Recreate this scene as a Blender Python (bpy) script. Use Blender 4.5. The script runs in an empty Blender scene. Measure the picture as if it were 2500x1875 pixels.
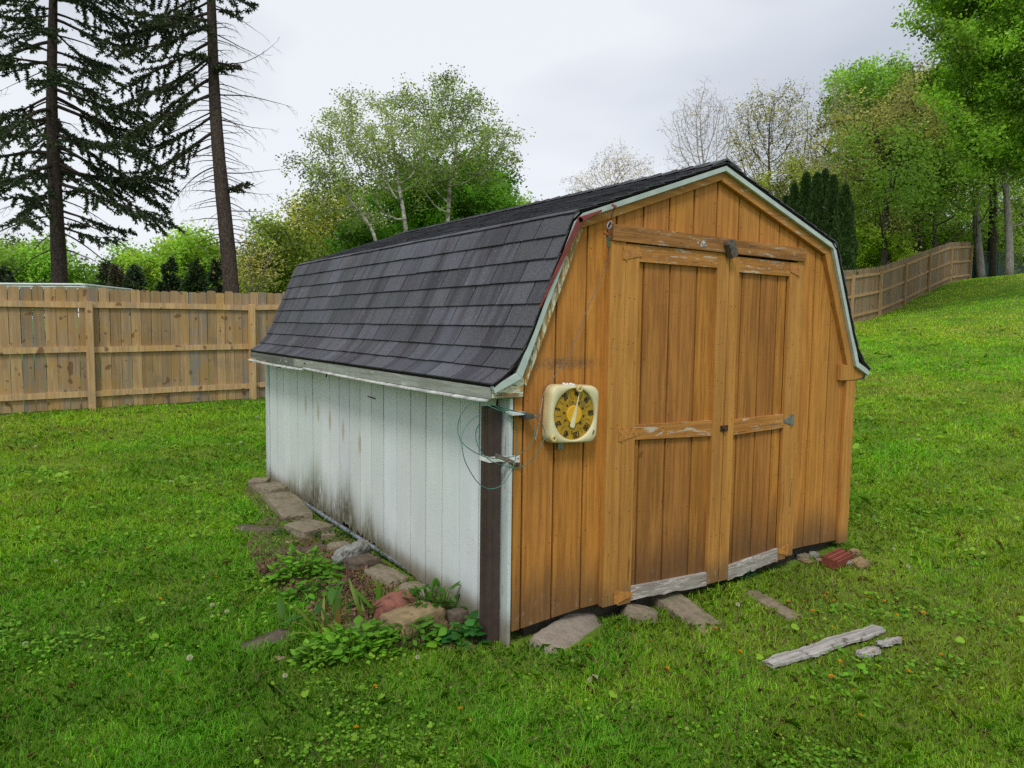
import bpy, math, random
import numpy as np
from mathutils import Vector, Matrix
D2R = math.radians
sc = bpy.context.scene
COL = sc.collection
rnd = random.Random(7)
RG = np.random.default_rng(11)

# ------------------------------------------------------------------ camera
CAM = np.array([-2.1, -3.1509, 1.5803])
_yaw, _pit, _rol, FPX = -.5849, -.0807, .0129, 1800.37
FW = np.array([-math.sin(_yaw)*math.cos(_pit), math.cos(_yaw)*math.cos(_pit), math.sin(_pit)])
_rt = np.array([math.cos(_yaw), math.sin(_yaw), 0.]); _up = np.cross(_rt, FW)
RT = math.cos(_rol)*_rt + math.sin(_rol)*_up
UP = -math.sin(_rol)*_rt + math.cos(_rol)*_up
cam = bpy.data.cameras.new('camera'); camo = bpy.data.objects.new('camera', cam); COL.objects.link(camo)
cam.sensor_width = 36; cam.lens = FPX/2500*36; cam.clip_start = .05; cam.clip_end = 2000
M = Matrix.Identity(4)
for i in range(3):
    M[i][0] = RT[i]; M[i][1] = UP[i]; M[i][2] = -FW[i]; M[i][3] = CAM[i]
camo.matrix_world = M
sc.camera = camo

# ------------------------------------------------------------------ sky, sun, exposure
SUN_EL, SUN_AZ = 52, 222       # azimuth in degrees, clockwise from +Y
world = bpy.data.worlds.new('World'); sc.world = world; world.use_nodes = True
wt = world.node_tree; wt.nodes.clear()
def wn(t, **k):
    n = wt.nodes.new(t)
    for a, b in k.items(): setattr(n, a, b)
    return n
out = wn('ShaderNodeOutputWorld'); bg = wn('ShaderNodeBackground'); wt.links.new(bg.outputs[0], out.inputs[0])
sky = wn('ShaderNodeTexSky', sky_type='NISHITA', sun_disc=False, sun_elevation=D2R(SUN_EL), sun_rotation=D2R(SUN_AZ))
tc = wn('ShaderNodeTexCoord')
mp = wn('ShaderNodeMapping'); mp.inputs['Scale'].default_value = (1.1, 1.1, 3.0)
nz = wn('ShaderNodeTexNoise'); nz.inputs['Scale'].default_value = 1.3; nz.inputs['Detail'].default_value = 4; nz.inputs['Roughness'].default_value = .45
wt.links.new(tc.outputs['Generated'], mp.inputs[0]); wt.links.new(mp.outputs[0], nz.inputs['Vector'])
rmp = wn('ShaderNodeValToRGB')
rmp.color_ramp.elements[0].position = .36; rmp.color_ramp.elements[0].color = (4.7, 5.05, 5.7, 1)
rmp.color_ramp.elements[1].position = .60; rmp.color_ramp.elements[1].color = (7.2, 7.45, 7.85, 1)
wt.links.new(nz.outputs['Fac'], rmp.inputs[0])
mx = wn('ShaderNodeMix', data_type='RGBA'); mx.inputs[0].default_value = .92
wt.links.new(sky.outputs[0], mx.inputs[6]); wt.links.new(rmp.outputs[0], mx.inputs[7])
wt.links.new(mx.outputs[2], bg.inputs[0]); bg.inputs[1].default_value = .098
sun = bpy.data.lights.new('sun', 'SUN'); sun.energy = 1.5; sun.angle = D2R(14); sun.color = (1, .96, .9)
suno = bpy.data.objects.new('sun', sun); COL.objects.link(suno)
_e, _a = D2R(SUN_EL), D2R(SUN_AZ)
sd = Vector((math.sin(_a)*math.cos(_e), math.cos(_a)*math.cos(_e), math.sin(_e)))
suno.rotation_euler = sd.to_track_quat('Z', 'Y').to_euler(); suno.location = sd*50
sc.view_settings.view_transform = 'Standard'; sc.view_settings.look = 'None'
sc.view_settings.exposure = 0.36; sc.view_settings.gamma = 1
sc.render.filter_size = 1.15; sc.cycles.use_denoising = False; sc.cycles.use_adaptive_sampling = False; sc.render.engine = 'CYCLES'; sc.cycles.max_bounces = 6; sc.cycles.transparent_max_bounces = 8

# ------------------------------------------------------------------ helpers
def ray(px, py):                      # direction (unit depth) through a point of the 2500x1875 photo
    return FW + RT*(px-1250)/FPX - UP*(py-937.5)/FPX
def at(px, py, depth): return CAM + ray(px, py)*depth
def on_plane(px, py, ax, v):
    d = ray(px, py); return CAM + d*((v-CAM[ax])/d[ax])
def tag(o, label=None, cat=None, group=None, kind=None):
    if label: o['label'] = label
    if cat: o['category'] = cat
    if group: o['group'] = group
    if kind: o['kind'] = kind
    return o
def empty(name, loc=(0, 0, 0), label=None, cat=None, group=None):
    o = bpy.data.objects.new(name, None); COL.objects.link(o); o.location = loc; o.empty_display_size = .1
    return tag(o, label, cat, group)
WR = set()      # roots whose parts are built in world coordinates
def wroot(name, loc, *a, **k):
    o = empty(name, loc, *a, **k); WR.add(o.name); return o
def link(name, me, m, parent=None, smooth=False):
    o = bpy.data.objects.new(name, me); COL.objects.link(o)
    if m is not None: me.materials.append(m)
    if parent is not None:
        o.parent = parent
        if parent.name in WR: o.matrix_parent_inverse = Matrix.Translation(parent.location).inverted()
    if smooth:
        me.polygons.foreach_set('use_smooth', [True]*len(me.polygons))
    return o
class MB:
    """collects simple shapes; build() links them as one mesh object"""
    def __init__(s): s.v = []; s.f = []; s.c = []
    def add(s, v, f, col=(1, 1, 1)):
        b = len(s.v); s.v += [tuple(p) for p in v]; s.f += [tuple(i+b for i in q) for q in f]
        s.c += [tuple(col)+(1,)]*len(v)
    def box(s, a, b, col=(1, 1, 1), j=0):
        x0, y0, z0 = a; x1, y1, z1 = b
        v = [(x0, y0, z0), (x1, y0, z0), (x1, y1, z0), (x0, y1, z0), (x0, y0, z1), (x1, y0, z1), (x1, y1, z1), (x0, y1, z1)]
        if j: v = [tuple(c+rnd.uniform(-j, j) for c in p) for p in v]
        s.add(v, [(0, 3, 2, 1), (4, 5, 6, 7), (0, 1, 5, 4), (1, 2, 6, 5), (2, 3, 7, 6), (3, 0, 4, 7)], col)
    def prism(s, poly, fn, t0, t1, col=(1, 1, 1)):     # poly 2-D (counter clockwise), fn(u,v,t)->3-D
        n = len(poly)
        v = [fn(u, w, t0) for u, w in poly]+[fn(u, w, t1) for u, w in poly]
        f = [tuple(range(n))[::-1], tuple(range(n, 2*n))]+[(i, (i+1) % n, n+(i+1) % n, n+i) for i in range(n)]
        s.add(v, f, col)
    def tube(s, pts, r, n=8, col=(1, 1, 1), cap=True):
        pts = [Vector(p) for p in pts]; rs = r if hasattr(r, '__len__') else [r]*len(pts)
        vs = []; side = None
        for i, p in enumerate(pts):
            t = (pts[min(i+1, len(pts)-1)]-pts[max(i-1, 0)]).normalized()
            if side is None:
                side = t.cross(Vector((0, 0, 1)) if abs(t.z) < .9 else Vector((1, 0, 0))).normalized()
            side = (side-t*side.dot(t)).normalized(); b = t.cross(side)
            for k in range(n):
                a = 2*math.pi*k/n; vs.append(p+(side*math.cos(a)+b*math.sin(a))*rs[i])
        f = [(i*n+k, i*n+(k+1) % n, (i+1)*n+(k+1) % n, (i+1)*n+k) for i in range(len(pts)-1) for k in range(n)]
        if cap: f += [tuple(range(n))[::-1], tuple(range((len(pts)-1)*n, len(pts)*n))]
        s.add(vs, f, col)
    def lathe(s, prof, org, axis, n=24, col=(1, 1, 1)):     # prof: (radius, along axis)
        ax = Vector(axis).normalized(); u = ax.cross(Vector((0, 0, 1)) if abs(ax.z) < .9 else Vector((1, 0, 0))).normalized(); w = ax.cross(u)
        vs = [Vector(org)+ax*h+(u*math.cos(2*math.pi*k/n)+w*math.sin(2*math.pi*k/n))*r for r, h in prof for k in range(n)]
        f = [(i*n+k, i*n+(k+1) % n, (i+1)*n+(k+1) % n, (i+1)*n+k) for i in range(len(prof)-1) for k in range(n)]
        f += [tuple(range(n))[::-1], tuple(range((len(prof)-1)*n, len(prof)*n))]
        s.add(vs, f, col)
    def build(s, name, m, parent=None, smooth=False, bevel=0, seg=2):
        me = bpy.data.meshes.new(name); me.from_pydata(s.v, [], s.f)
        a = me.color_attributes.new('Col', 'FLOAT_COLOR', 'POINT'); a.data.foreach_set('color', np.array(s.c, dtype=np.float32).ravel())
        import bmesh
        bm = bmesh.new(); bm.from_mesh(me); bmesh.ops.recalc_face_normals(bm, faces=bm.faces); bm.to_mesh(me); bm.free()
        me.update(); o = link(name, me, m, parent, smooth)
        if bevel:
            b = o.modifiers.new('bevel', 'BEVEL'); b.width = bevel; b.segments = seg; b.limit_method = 'ANGLE'; b.angle_limit = D2R(50); b.harden_normals = False
        return o
def npmesh(name, V, F, C, m, parent=None, smooth=False):
    """big mesh from arrays: V (n,3), F (k,3 or 4), C (n,3) colours"""
    me = bpy.data.meshes.new(name); V = np.asarray(V, np.float32); F = np.asarray(F, np.int32)
    k, s = F.shape
    me.vertices.add(len(V)); me.vertices.foreach_set('co', V.ravel())
    me.loops.add(k*s); me.loops.foreach_set('vertex_index', F.ravel())
    me.polygons.add(k); me.polygons.foreach_set('loop_start', np.arange(0, k*s, s, dtype=np.int32))
    if C is not None:
        a = me.color_attributes.new('Col', 'FLOAT_COLOR', 'POINT')
        a.data.foreach_set('color', np.concatenate([C, np.ones((len(C), 1))], 1).astype(np.float32).ravel())
    me.update(calc_edges=True)
    return link(name, me, m, parent, smooth)

# ------------------------------------------------------------------ materials
class NT:
    def __init__(s, name):
        s.m = bpy.data.materials.new(name); s.m.use_nodes = True; s.t = s.m.node_tree; s.t.nodes.clear()
        s.o = s.t.nodes.new('ShaderNodeOutputMaterial')
        s.p = s.t.nodes.new('ShaderNodeBsdfPrincipled'); s.t.links.new(s.p.outputs[0], s.o.inputs[0])
        s.tc = s.t.nodes.new('ShaderNodeTexCoord')
    def l(s, a, b): s.t.links.new(a, b)
    def noise(s, scale, detail=4, rough=.6, xyz=(1, 1, 1), dist=0, off=None):
        m = s.t.nodes.new('ShaderNodeMapping'); m.inputs['Scale'].default_value = xyz
        s.l(s.tc.outputs['Object'], m.inputs[0])
        if off is not None: s.l(off, m.inputs['Location'])
        n = s.t.nodes.new('ShaderNodeTexNoise'); n.inputs['Scale'].default_value = scale; n.inputs['Detail'].default_value = detail
        n.inputs['Roughness'].default_value = rough; n.inputs['Distortion'].default_value = dist
        s.l(m.outputs[0], n.inputs['Vector']); return n.outputs['Fac']
    def ramp(s, x, a, b, lo=0., hi=1.):
        r = s.t.nodes.new('ShaderNodeMapRange'); r.interpolation_type = 'SMOOTHSTEP'
        r.inputs[1].default_value = a; r.inputs[2].default_value = b; r.inputs[3].default_value = lo; r.inputs[4].default_value = hi
        s.l(x, r.inputs[0]); return r.outputs[0]
    def math(s, op, a, b=0):
        n = s.t.nodes.new('ShaderNodeMath'); n.operation = op
        for i, v in enumerate((a, b)):
            if isinstance(v, (int, float)): n.inputs[i].default_value = v
            else: s.l(v, n.inputs[i])
        return n.outputs[0]
    def mix(s, f, a, b, mode='MIX'):
        n = s.t.nodes.new('ShaderNodeMix'); n.data_type = 'RGBA'; n.blend_type = mode; n.clamp_factor = True
        for i, v in ((0, f), (6, a), (7, b)):
            if isinstance(v, (int, float)): n.inputs[i].default_value = v
            elif isinstance(v, tuple): n.inputs[i].default_value = (*v, 1)
            else: s.l(v, n.inputs[i])
        return n.outputs[2]
    def attr(s, name='Col'):
        a = s.t.nodes.new('ShaderNodeAttribute'); a.attribute_name = name; return a.outputs['Color']
    def sep(s, c=None):
        n = s.t.nodes.new('ShaderNodeSeparateXYZ'); s.l(c if c is not None else s.tc.outputs['Object'], n.inputs[0]); return n.outputs
    def bump(s, h, strength=.3, dist=.01, prev=None):
        b = s.t.nodes.new('ShaderNodeBump'); b.inputs['Strength'].default_value = strength; b.inputs['Distance'].default_value = dist
        s.l(h, b.inputs['Height'])
        if prev is not None: s.l(prev, b.inputs['Normal'])
        return b.outputs[0]
    def done(s, col, rough=.8, normal=None, metal=0, spec=.3):
        if isinstance(col, tuple): s.p.inputs['Base Color'].default_value = (*col, 1)
        else: s.l(col, s.p.inputs['Base Color'])
        if isinstance(rough, (int, float)): s.p.inputs['Roughness'].default_value = rough
        else: s.l(rough, s.p.inputs['Roughness'])
        s.p.inputs['Metallic'].default_value = metal; s.p.inputs['Specular IOR Level'].default_value = spec
        if normal is not None: s.l(normal, s.p.inputs['Normal'])
        return s.m

def painted_wood(name, c1, c2, axis='Z', smudge=None, wood=(.16, .12, .085), peel=0., peelcol=(.5, .49, .44), stain=.35, low=None, mould=None, saw=True, rough=.75, grainy=.5):
    n = NT(name)
    st = {'Z': (1, 1, .045), 'X': (.045, 1, 1), 'Y': (1, .045, 1)}[axis]
    sw = {'Z': (.1, .1, 1), 'X': (1, .1, .1), 'Y': (.1, 1, .1)}[axis]
    a = n.attr(); offs = n.math('MULTIPLY', n.sep(a)[2], 37.)
    g = n.noise(38, 5, .65, st, .4); g2 = n.noise(160, 3, .6, st)
    col = n.mix(n.ramp(g, .38, .62), tuple(min(1, v*(1+.1*grainy)) for v in c1), tuple(v*(1-.12*grainy) for v in c2))
    big = n.noise(2.3, 4, .6, tuple(.35+.65*v for v in st)); col = n.mix(n.ramp(big, .42, .75, 0, stain), col, tuple(v*.48 for v in c1))
    fad = n.noise(3.1, 3, .5, (1, 1.3, .5)); col = n.mix(n.ramp(fad, .5, .8, 0, .35), col, tuple(min(1, v*1.22+.01) for v in c1))
    col = n.mix(1., col, a, 'MULTIPLY')
    dark = n.ramp(g2, .56, .74, 0, grainy); col = n.mix(dark, col, tuple(v*.35 for v in c1))
    dk2 = n.noise(26, 6, .75, tuple(.1+.9*v for v in st), 1.2); col = n.mix(n.ramp(dk2, .55, .72, 0, grainy), col, tuple(v*.42 for v in c1))
    if saw:
        sl = n.noise(120, 2, .7, sw); col = n.mix(n.math('MULTIPLY', n.ramp(sl, .5, .7), n.ramp(n.noise(5, 3), .45, .65, 0, .28)), col, tuple(v*.5 for v in c1))
    kn = n.noise(11, 1.5, .4, (1, 1, .6)); col = n.mix(n.ramp(kn, .765, .80, 0, grainy), col, tuple(v*.3 for v in c1))
    spk = n.noise(75, 2, .5); col = n.mix(n.ramp(spk, .71, .76, 0, .65), col, wood)
    ck = n.noise(60, 2, .5, tuple(.02+.98*v if v > .5 else .02 for v in st)); col = n.mix(n.math('MULTIPLY', n.ramp(ck, .69, .72, 0, grainy*1.2), n.ramp(n.noise(4, 2), .45, .55)), col, tuple(v*.15 for v in c1))
    z = n.sep()[2]
    hgt = g
    if low:          # weathered lower edge: (z0, z1, strength)
        e = n.math('ADD', z, n.math('MULTIPLY', n.noise(7, 6, .75, (1, 1, .2)), -low[2]))
        f = n.ramp(e, low[0], low[1], 1, 0)
        col = n.mix(n.math('MULTIPLY', f, .75), col, wood)
        f2 = n.ramp(n.noise(42, 5, .75, (1, 1, .35)), .55, .68)
        col = n.mix(n.math('MULTIPLY', n.math('MULTIPLY', n.math('POWER', f, 2.), f2), .4), col, peelcol)
    if smudge:
        s = n.sep(); dz = n.math('MULTIPLY', n.math('SUBTRACT', s[2], smudge[1]), 22.); dx = n.math('MULTIPLY', n.math('SUBTRACT', s[0], smudge[0]), 3.2); r = n.math('ADD', n.math('MULTIPLY', dx, dx), n.math('MULTIPLY', dz, dz))
        f = n.ramp(n.math('ADD', r, n.math('MULTIPLY', n.noise(22, 6, .85), 3.2)), 1.1, 2.6, .75, 0); col = n.mix(f, col, (.12, .065, .03)); col = n.mix(n.math('MULTIPLY', f, n.ramp(n.noise(90, 3, .7), .58, .62)), col, (.5, .48, .46))
    if mould:        # green and black growth creeping up from the soil
        s = n.sep(); nz_ = n.noise(5.5, 6, .75, (1, 1, .28)); nn = n.noise(2.0, 2, .5, (1, 1, .1))
        d = n.math('ABSOLUTE', n.math('SUBTRACT', s[1], mould[0])); near = n.ramp(d, .1, 1.7, .93, .38)
        top = n.math('MULTIPLY', near, n.math('ADD', n.math('MULTIPLY', nn, .75), .12))
        e = n.math('SUBTRACT', n.math('SUBTRACT', s[2], -.1), top)
        f = n.math('MULTIPLY', n.ramp(e, -.34, .10, 1, 0), n.ramp(nz_, .3, .55, .3, 1))
        col = n.mix(n.math('MULTIPLY', f, .85), col, (.20, .19, .11))
        f = n.math('MULTIPLY', n.ramp(e, -.36, -.06, 1, 0), n.ramp(n.noise(17, 6, .85, (1, 1, .35)), .42, .56))
        col = n.mix(n.math('MULTIPLY', f, .8), col, (.055, .045, .03))
        for (yy, zz) in mould[1]:
            dy = n.math('MULTIPLY', n.math('SUBTRACT', s[1], yy), 24.); dz = n.math('MULTIPLY', n.math('SUBTRACT', s[2], zz), 9.)
            r = n.math('ADD', n.math('MULTIPLY', dy, dy), n.math('MULTIPLY', dz, dz))
            f = n.ramp(n.math('ADD', r, n.math('MULTIPLY', n.noise(60, 3), 1.3)), .5, 1.7, .62, 0)
            col = n.mix(f, col, (.40, .29, .12))
    if peel:
        pk = n.noise(34, 6, .8, tuple(.12+.88*v for v in st), .6)
        f = n.ramp(pk, .62-peel*.3, .645-peel*.3)
        col = n.mix(f, col, peelcol)
        pk2 = n.noise(40, 6, .8, tuple(.1+.9*v for v in st), .5)
        f = n.ramp(pk2, .66-peel*.26, .69-peel*.26)
        col = n.mix(f, col, wood)
        hgt = n.math('SUBTRACT', g, n.math('MULTIPLY', f, .6))
    bs = min(1, .15+grainy*1.6); nm = n.bump(hgt, .35*bs, .004)
    if saw: nm = n.bump(n.noise(170, 2, .6, sw), .22*bs, .002, nm)
    nm = n.bump(g2, .25*bs, .002, nm)
    return n.done(col, rough, nm)

OR1, OR2 = (.52, .232, .046), (.42, .172, .032)
m_or = painted_wood('orange_stained_wood', OR1, OR2, 'Z', smudge=(.33, 1.375), low=(-.20, .16, .42), wood=(.11, .065, .03), peelcol=(.4, .37, .3), grainy=.6)
m_or_door = painted_wood('orange_door_wood', (.47, .205, .042), (.36, .145, .028), 'Z', stain=.65, low=(-.22, .22, .55), wood=(.10, .052, .022), peelcol=(.2, .19, .2), grainy=.75)
m_or_x = painted_wood('orange_rail_wood', (.47, .215, .048), (.38, .16, .035), 'X', peel=.17, peelcol=(.5, .46, .38), grainy=.7)
m_or_hdr = painted_wood('orange_header_wood', (.36, .165, .045), (.24, .105, .03), 'X', peel=.12, peelcol=(.42, .36, .27), wood=(.10, .06, .03), grainy=.85, stain=.6)
m_or_rake = painted_wood('orange_rake_wood', (.45, .215, .05), (.36, .16, .035), 'X', peel=.1, peelcol=(.45, .4, .3))
m_or_rot = painted_wood('peeling_trim_wood', (.45, .24, .06), (.32, .17, .05), 'Z', wood=(.16, .14, .05), peel=.40, peelcol=(.6, .62, .48))
m_or_stile = painted_wood('orange_stile_wood', (.52, .25, .056), (.45, .2, .042), 'Z', low=(-.08, .10, .12), wood=(.14, .085, .04), grainy=.5)
m_wrail = painted_wood('bare_bottom_rail_wood', (.40, .37, .33), (.28, .25, .22), 'X', wood=(.27, .11, .06), peel=.3, peelcol=(.52, .49, .46), stain=.3)
m_white = painted_wood('white_side_siding', (.72, .765, .76), (.70, .745, .74), 'Z', wood=(.2, .14, .09), grainy=.035, stain=.03, low=(-.1, .02, .1), peelcol=(.4, .36, .3),
                       mould=(2.7, [(3.05, .80), (3.38, .83), (2.75, .76), (2.45, .72), (2.1, .66)]))
m_wcorner = painted_wood('white_corner_board_paint', (.60, .66, .66), (.55, .61, .6), 'Z', wood=(.17, .12, .07), grainy=.15, stain=.1, peel=.10, peelcol=(.33, .29, .22), low=(-.12, .05, .15))
m_rotw = painted_wood('rotten_wood', (.14, .10, .06), (.06, .04, .025), 'Z', wood=(.02, .015, .01), peel=.45, peelcol=(.4, .4, .34))
m_fascia = painted_wood('dirty_white_fascia', (.31, .325, .285), (.23, .24, .205), 'Y', wood=(.12, .12, .09), stain=.5, peel=.06, peelcol=(.5, .5, .46))

def simple(name, col, rough=.6, metal=0, nscale=30, var=.15, bump=.1, spec=.4):
    n = NT(name); f = n.noise(nscale, 4, .6)
    c = n.mix(n.ramp(f, .3, .7), tuple(v*(1-var) for v in col), tuple(min(1, v*(1+var)) for v in col))
    c = n.mix(1., c, n.attr(), 'MULTIPLY')
    return n.done(c, rough, n.bump(f, bump, .003), metal, spec)
m_drip = simple('pale_green_white_metal', (.44, .52, .49), .45, 0, 12, .12, .05)
m_lip = simple('white_metal_lip', (.5, .51, .48), .45, 0, 14, .35, .05)
m_brown = simple('brown_downspout_enamel', (.066, .043, .040), .42, 0, 20, .12, .04)
m_brown_in = simple('downspout_inside', (.01, .008, .008), .8)
m_strap = simple('white_strap', (.72, .73, .72), .4)
m_red = simple('faded_red_plastic', (.19, .035, .032), .5, 0, 15, .3, .1)
m_hinge = simple('painted_hinge_metal', (.44, .195, .045), .55, 0, 40, .25, .1)
m_rust = simple('rusty_iron', (.075, .04, .025), .75, .3, 90, .5, .3)
m_steel = simple('grey_weathered_steel', (.25, .26, .25), .5, .6, 60, .3, .1)
m_green_wire = simple('green_coated_wire', (.035, .16, .12), .5, 0, 50, .2, .0)
m_grey_wire = simple('grey_steel_wire', (.2, .19, .17), .5, .5, 80, .3, .0)
m_cream = simple('cream_plastic', (.66, .60, .36), .38, 0, 9, .08, .04)
m_cream_side = simple('yellowed_cream_plastic', (.62, .50, .27), .42, 0, 9, .12, .05)
m_knob = simple('cream_knob_plastic', (.62, .50, .20), .4)
m_hub = simple('yellow_disc_paint', (.72, .40, .02), .5, 0, 60, .04, 0)
m_black = simple('black_print', (.012, .012, .014), .6, 0, 10, .1, 0)
m_pointer = simple('cream_pointer', (.75, .68, .42), .4)
m_dark = simple('dark_underside', (.02, .016, .012), .95)
m_skid = simple('soil_stained_timber', (.05, .042, .033), .95, 0, 30, .4, .4)
m_galv = simple('galvanised_conduit', (.22, .25, .27), .45, .5, 22, .45, .15)
def _dial():
    n = NT('dial_gold_face'); f = n.noise(26, 5, .6); g = n.noise(9, 2, .5)
    c = n.mix(n.ramp(f, .35, .7), (.36, .215, .015), (.47, .28, .02))
    c = n.mix(n.ramp(g, .55, .6, 0, .6), c, (.17, .13, .025)); return n.done(c, .55)
m_dial = _dial()
def _shingle():
    n = NT('asphalt_shingle'); a = n.attr()
    g = n.noise(150, 4, .85); g2 = n.noise(700, 2, .5)
    c = n.mix(n.ramp(g, .36, .66), (.030, .031, .038), (.135, .138, .152))
    st = n.noise(5.2, 4, .7, (.12, 1, .12)); c = n.mix(n.ramp(st, .47, .62, 0, .6), c, (.028, .022, .030))
    st2 = n.noise(2.0, 3, .6, (.3, 1, .3)); c = n.mix(n.ramp(st2, .5, .7, 0, .4), c, (.12, .125, .15))
    sp = n.noise(46, 2, .4); c = n.mix(n.ramp(sp, .72, .78, 0, .7), c, (.33, .33, .3))
    c = n.mix(n.ramp(g2, .68, .76, 0, .5), c, (.3, .3, .3))
    c = n.mix(1., c, a, 'MULTIPLY'); nm = n.bump(g, .55, .003); return n.done(c, .8, nm, 0, .42)
m_shingle = _shingle()
def _fence(name, tone=1.0, grey=.5):
    n = NT(name); a = n.attr(); s = n.sep(a)
    g = n.noise(30, 5, .65, (1, 1, .05), .5); fine = n.noise(130, 3, .6, (1, 1, .04))
    c = n.mix(n.ramp(g, .3, .7), (.47*tone, .315*tone, .160*tone), (.30*tone, .195*tone, .10*tone))
    gs = n.noise(14, 3, .55, (1, 1, .05)); f = n.math('MULTIPLY', n.ramp(gs, .38, .56), n.ramp(s[1], .1, .9, 0, grey*1.9))
    c = n.mix(f, c, (.235, .235, .23))
    cl = n.noise(4.2, 3, .5, (1, 1, .7)); c = n.mix(n.ramp(cl, .50, .62, 0, .5), c, (.40*tone, .235*tone, .075*tone)); c = n.mix(n.ramp(n.noise(3.3, 4, .6, (1, 1, .8)), .52, .66, 0, .4), c, (.22*tone, .17*tone, .13*tone))
    v = n.t.nodes.new('ShaderNodeCombineColor')
    for i in range(3): n.l(s[0], v.inputs[i])
    c = n.mix(1., c, v.outputs[0], 'MULTIPLY')
    kn = n.noise(9.5, 1, .3, (1, 1, .8)); kk = n.ramp(kn, .69, .73, 0, .75); c = n.mix(kk, c, (.14, .07, .035))
    c = n.mix(n.ramp(fine, .62, .8, 0, .35), c, (.16, .10, .06))
    return n.done(c, .85, n.bump(g, .3, .004), 0, .2)
m_fence = _fence('cedar_pickets', 1.12); m_fpost = _fence('treated_post_wood', 1.12, .1)
m_fence2 = _fence('cedar_pickets_weathered', .80, .5); m_fpost2 = _fence('older_post_wood', .92, .2)
def _stone(name, c1, c2, moss=.35, agg=0, nscale=16):
    n = NT(name); f = n.noise(nscale, 6, .7); g = n.noise(110, 4, .7)
    c = n.mix(n.ramp(f, .3, .7), c1, c2); c = n.mix(n.ramp(g, .5, .75, 0, .5), c, tuple(v*.4 for v in c1))
    if agg:
        v = n.t.nodes.new('ShaderNodeTexVoronoi'); v.inputs['Scale'].default_value = 75; n.l(n.tc.outputs['Object'], v.inputs['Vector'])
        c = n.mix(n.ramp(v.outputs['Distance'], .1, .3, .65, 0), c, n.mix(.72, v.outputs['Color'], (.40, .33, .26)))
    geo = n.t.nodes.new('ShaderNodeNewGeometry'); up = n.sep(geo.outputs['Normal'])[2]
    mo = n.math('MULTIPLY', n.ramp(n.noise(9, 5, .7), .48, .66), n.ramp(up, .2, .9)); c = n.mix(n.math('MULTIPLY', mo, moss), c, (.10, .12, .035))
    return n.done(c, .92, n.bump(n.math('ADD', f, n.math('MULTIPLY', g, .4)), .7, .012), 0, .2)
m_conc = _stone('old_concrete', (.29, .24, .17), (.17, .14, .10), .6, 0, 22)
m_aggr = _stone('pebbled_concrete', (.31, .26, .21), (.22, .185, .15), .25, 1)
m_granite = _stone('pink_granite', (.30, .12, .085), (.17, .07, .055), .1)
m_tan = _stone('tan_sandstone', (.34, .25, .13), (.2, .145, .08), .3)
m_grey = _stone('grey_limestone', (.34, .34, .31), (.17, .17, .15), .15, 0, 9)
m_slab = _stone('dark_flagstone', (.15, .115, .085), (.08, .065, .05), .12)
m_brick = _stone('red_brick', (.27, .075, .05), (.19, .055, .04), .15)
def _plank():
    n = NT('weathered_grey_plank'); g = n.noise(40, 5, .7, (.06, 1, 1), .3)
    c = n.mix(n.ramp(g, .3, .68), (.50, .48, .45), (.27, .255, .24)); c = n.mix(n.ramp(n.noise(12, 5, .7), .56, .66, 0, .8), c, (.10, .085, .05))
    return n.done(c, .9, n.bump(g, .6, .006))
m_plank = _plank()
def _leafmat(name, trans=.35, rough=.55):
    n = NT(name); n.l(n.attr(), n.p.inputs['Base Color']); n.p.inputs['Roughness'].default_value = rough; n.p.inputs['Specular IOR Level'].default_value = .3
    tr = n.t.nodes.new('ShaderNodeBsdfTranslucent'); mxs = n.t.nodes.new('ShaderNodeMixShader'); mxs.inputs[0].default_value = trans
    n.l(n.mix(1., n.attr(), (1.35, 1.25, .7), 'MULTIPLY'), tr.inputs[0])
    n.l(n.p.outputs[0], mxs.inputs[1]); n.l(tr.outputs[0], mxs.inputs[2]); n.l(mxs.outputs[0], n.o.inputs[0]); return n.m
m_leaf = _leafmat('foliage', .5); m_grass = _leafmat('grass_blades', .45, .6); m_needle = _leafmat('needles', .1, .6)
def _bark(name, c1, c2, sc_=(1, 1, .3), nsc=14):
    n = NT(name); f = n.noise(nsc, 5, .7, sc_); c = n.mix(n.ramp(f, .35, .65), c1, c2); c = n.mix(1., c, n.attr(), 'MULTIPLY')
    return n.done(c, .95, n.bump(f, .8, .03), 0, .15)
m_bark = _bark('brown_bark', (.055, .043, .034), (.12, .10, .082))
m_bark_grey = _bark('grey_bark', (.16, .145, .135), (.27, .25, .235))
m_birch = _bark('white_birch_bark', (.62, .60, .55), (.14, .12, .10), (1, 1, 2.0), 3.2)
m_spbark = _bark('spruce_bark', (.030, .022, .018), (.095, .073, .06), (1, 1, .6), 26)

# ------------------------------------------------------------------ ground
CP = np.array([(-2.1, -3.15, -.10), (-2.4, 0, -.10), (-8, -3, -.08), (-8, 5, .08), (-.3, 0, -.115), (3.1, -.2, -.05), (-.2, 4.7, -.09), (3.2, 4.7, .12),
    (-1.35, 9.6, .21), (-8, 9.2, .2), (1.11, 9.95, .24), (12, 10.9, .95), (24.3, 12.26, 2.05), (29.7, 13.3, 3.12), (36.5, 15.2, 4.02), (1.5, -.25, -.135), (2.2, -1.6, -.16),
    (6, 0, .10), (10, 0, .42), (20, 3, 1.45), (32, 10.6, 3.83), (16, 4.3, 1.22), (45, 16, 4.3), (60, 22, 4.5), (30, 25, 3.5), (15, 30, 1.5), (-10, 30, .3), (24, 7.5, 2.35), (12, -6, .25),
    (-60, 60, .5), (0, 80, 1), (60, 80, 4.5), (100, 40, 5), (80, -10, 3), (-60, -15, 0), (20, -15, .6), (-40, 20, .2)])
def _U(r): return np.where(r > 1e-9, r*r*np.log(np.maximum(r, 1e-9)), 0)
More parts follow.
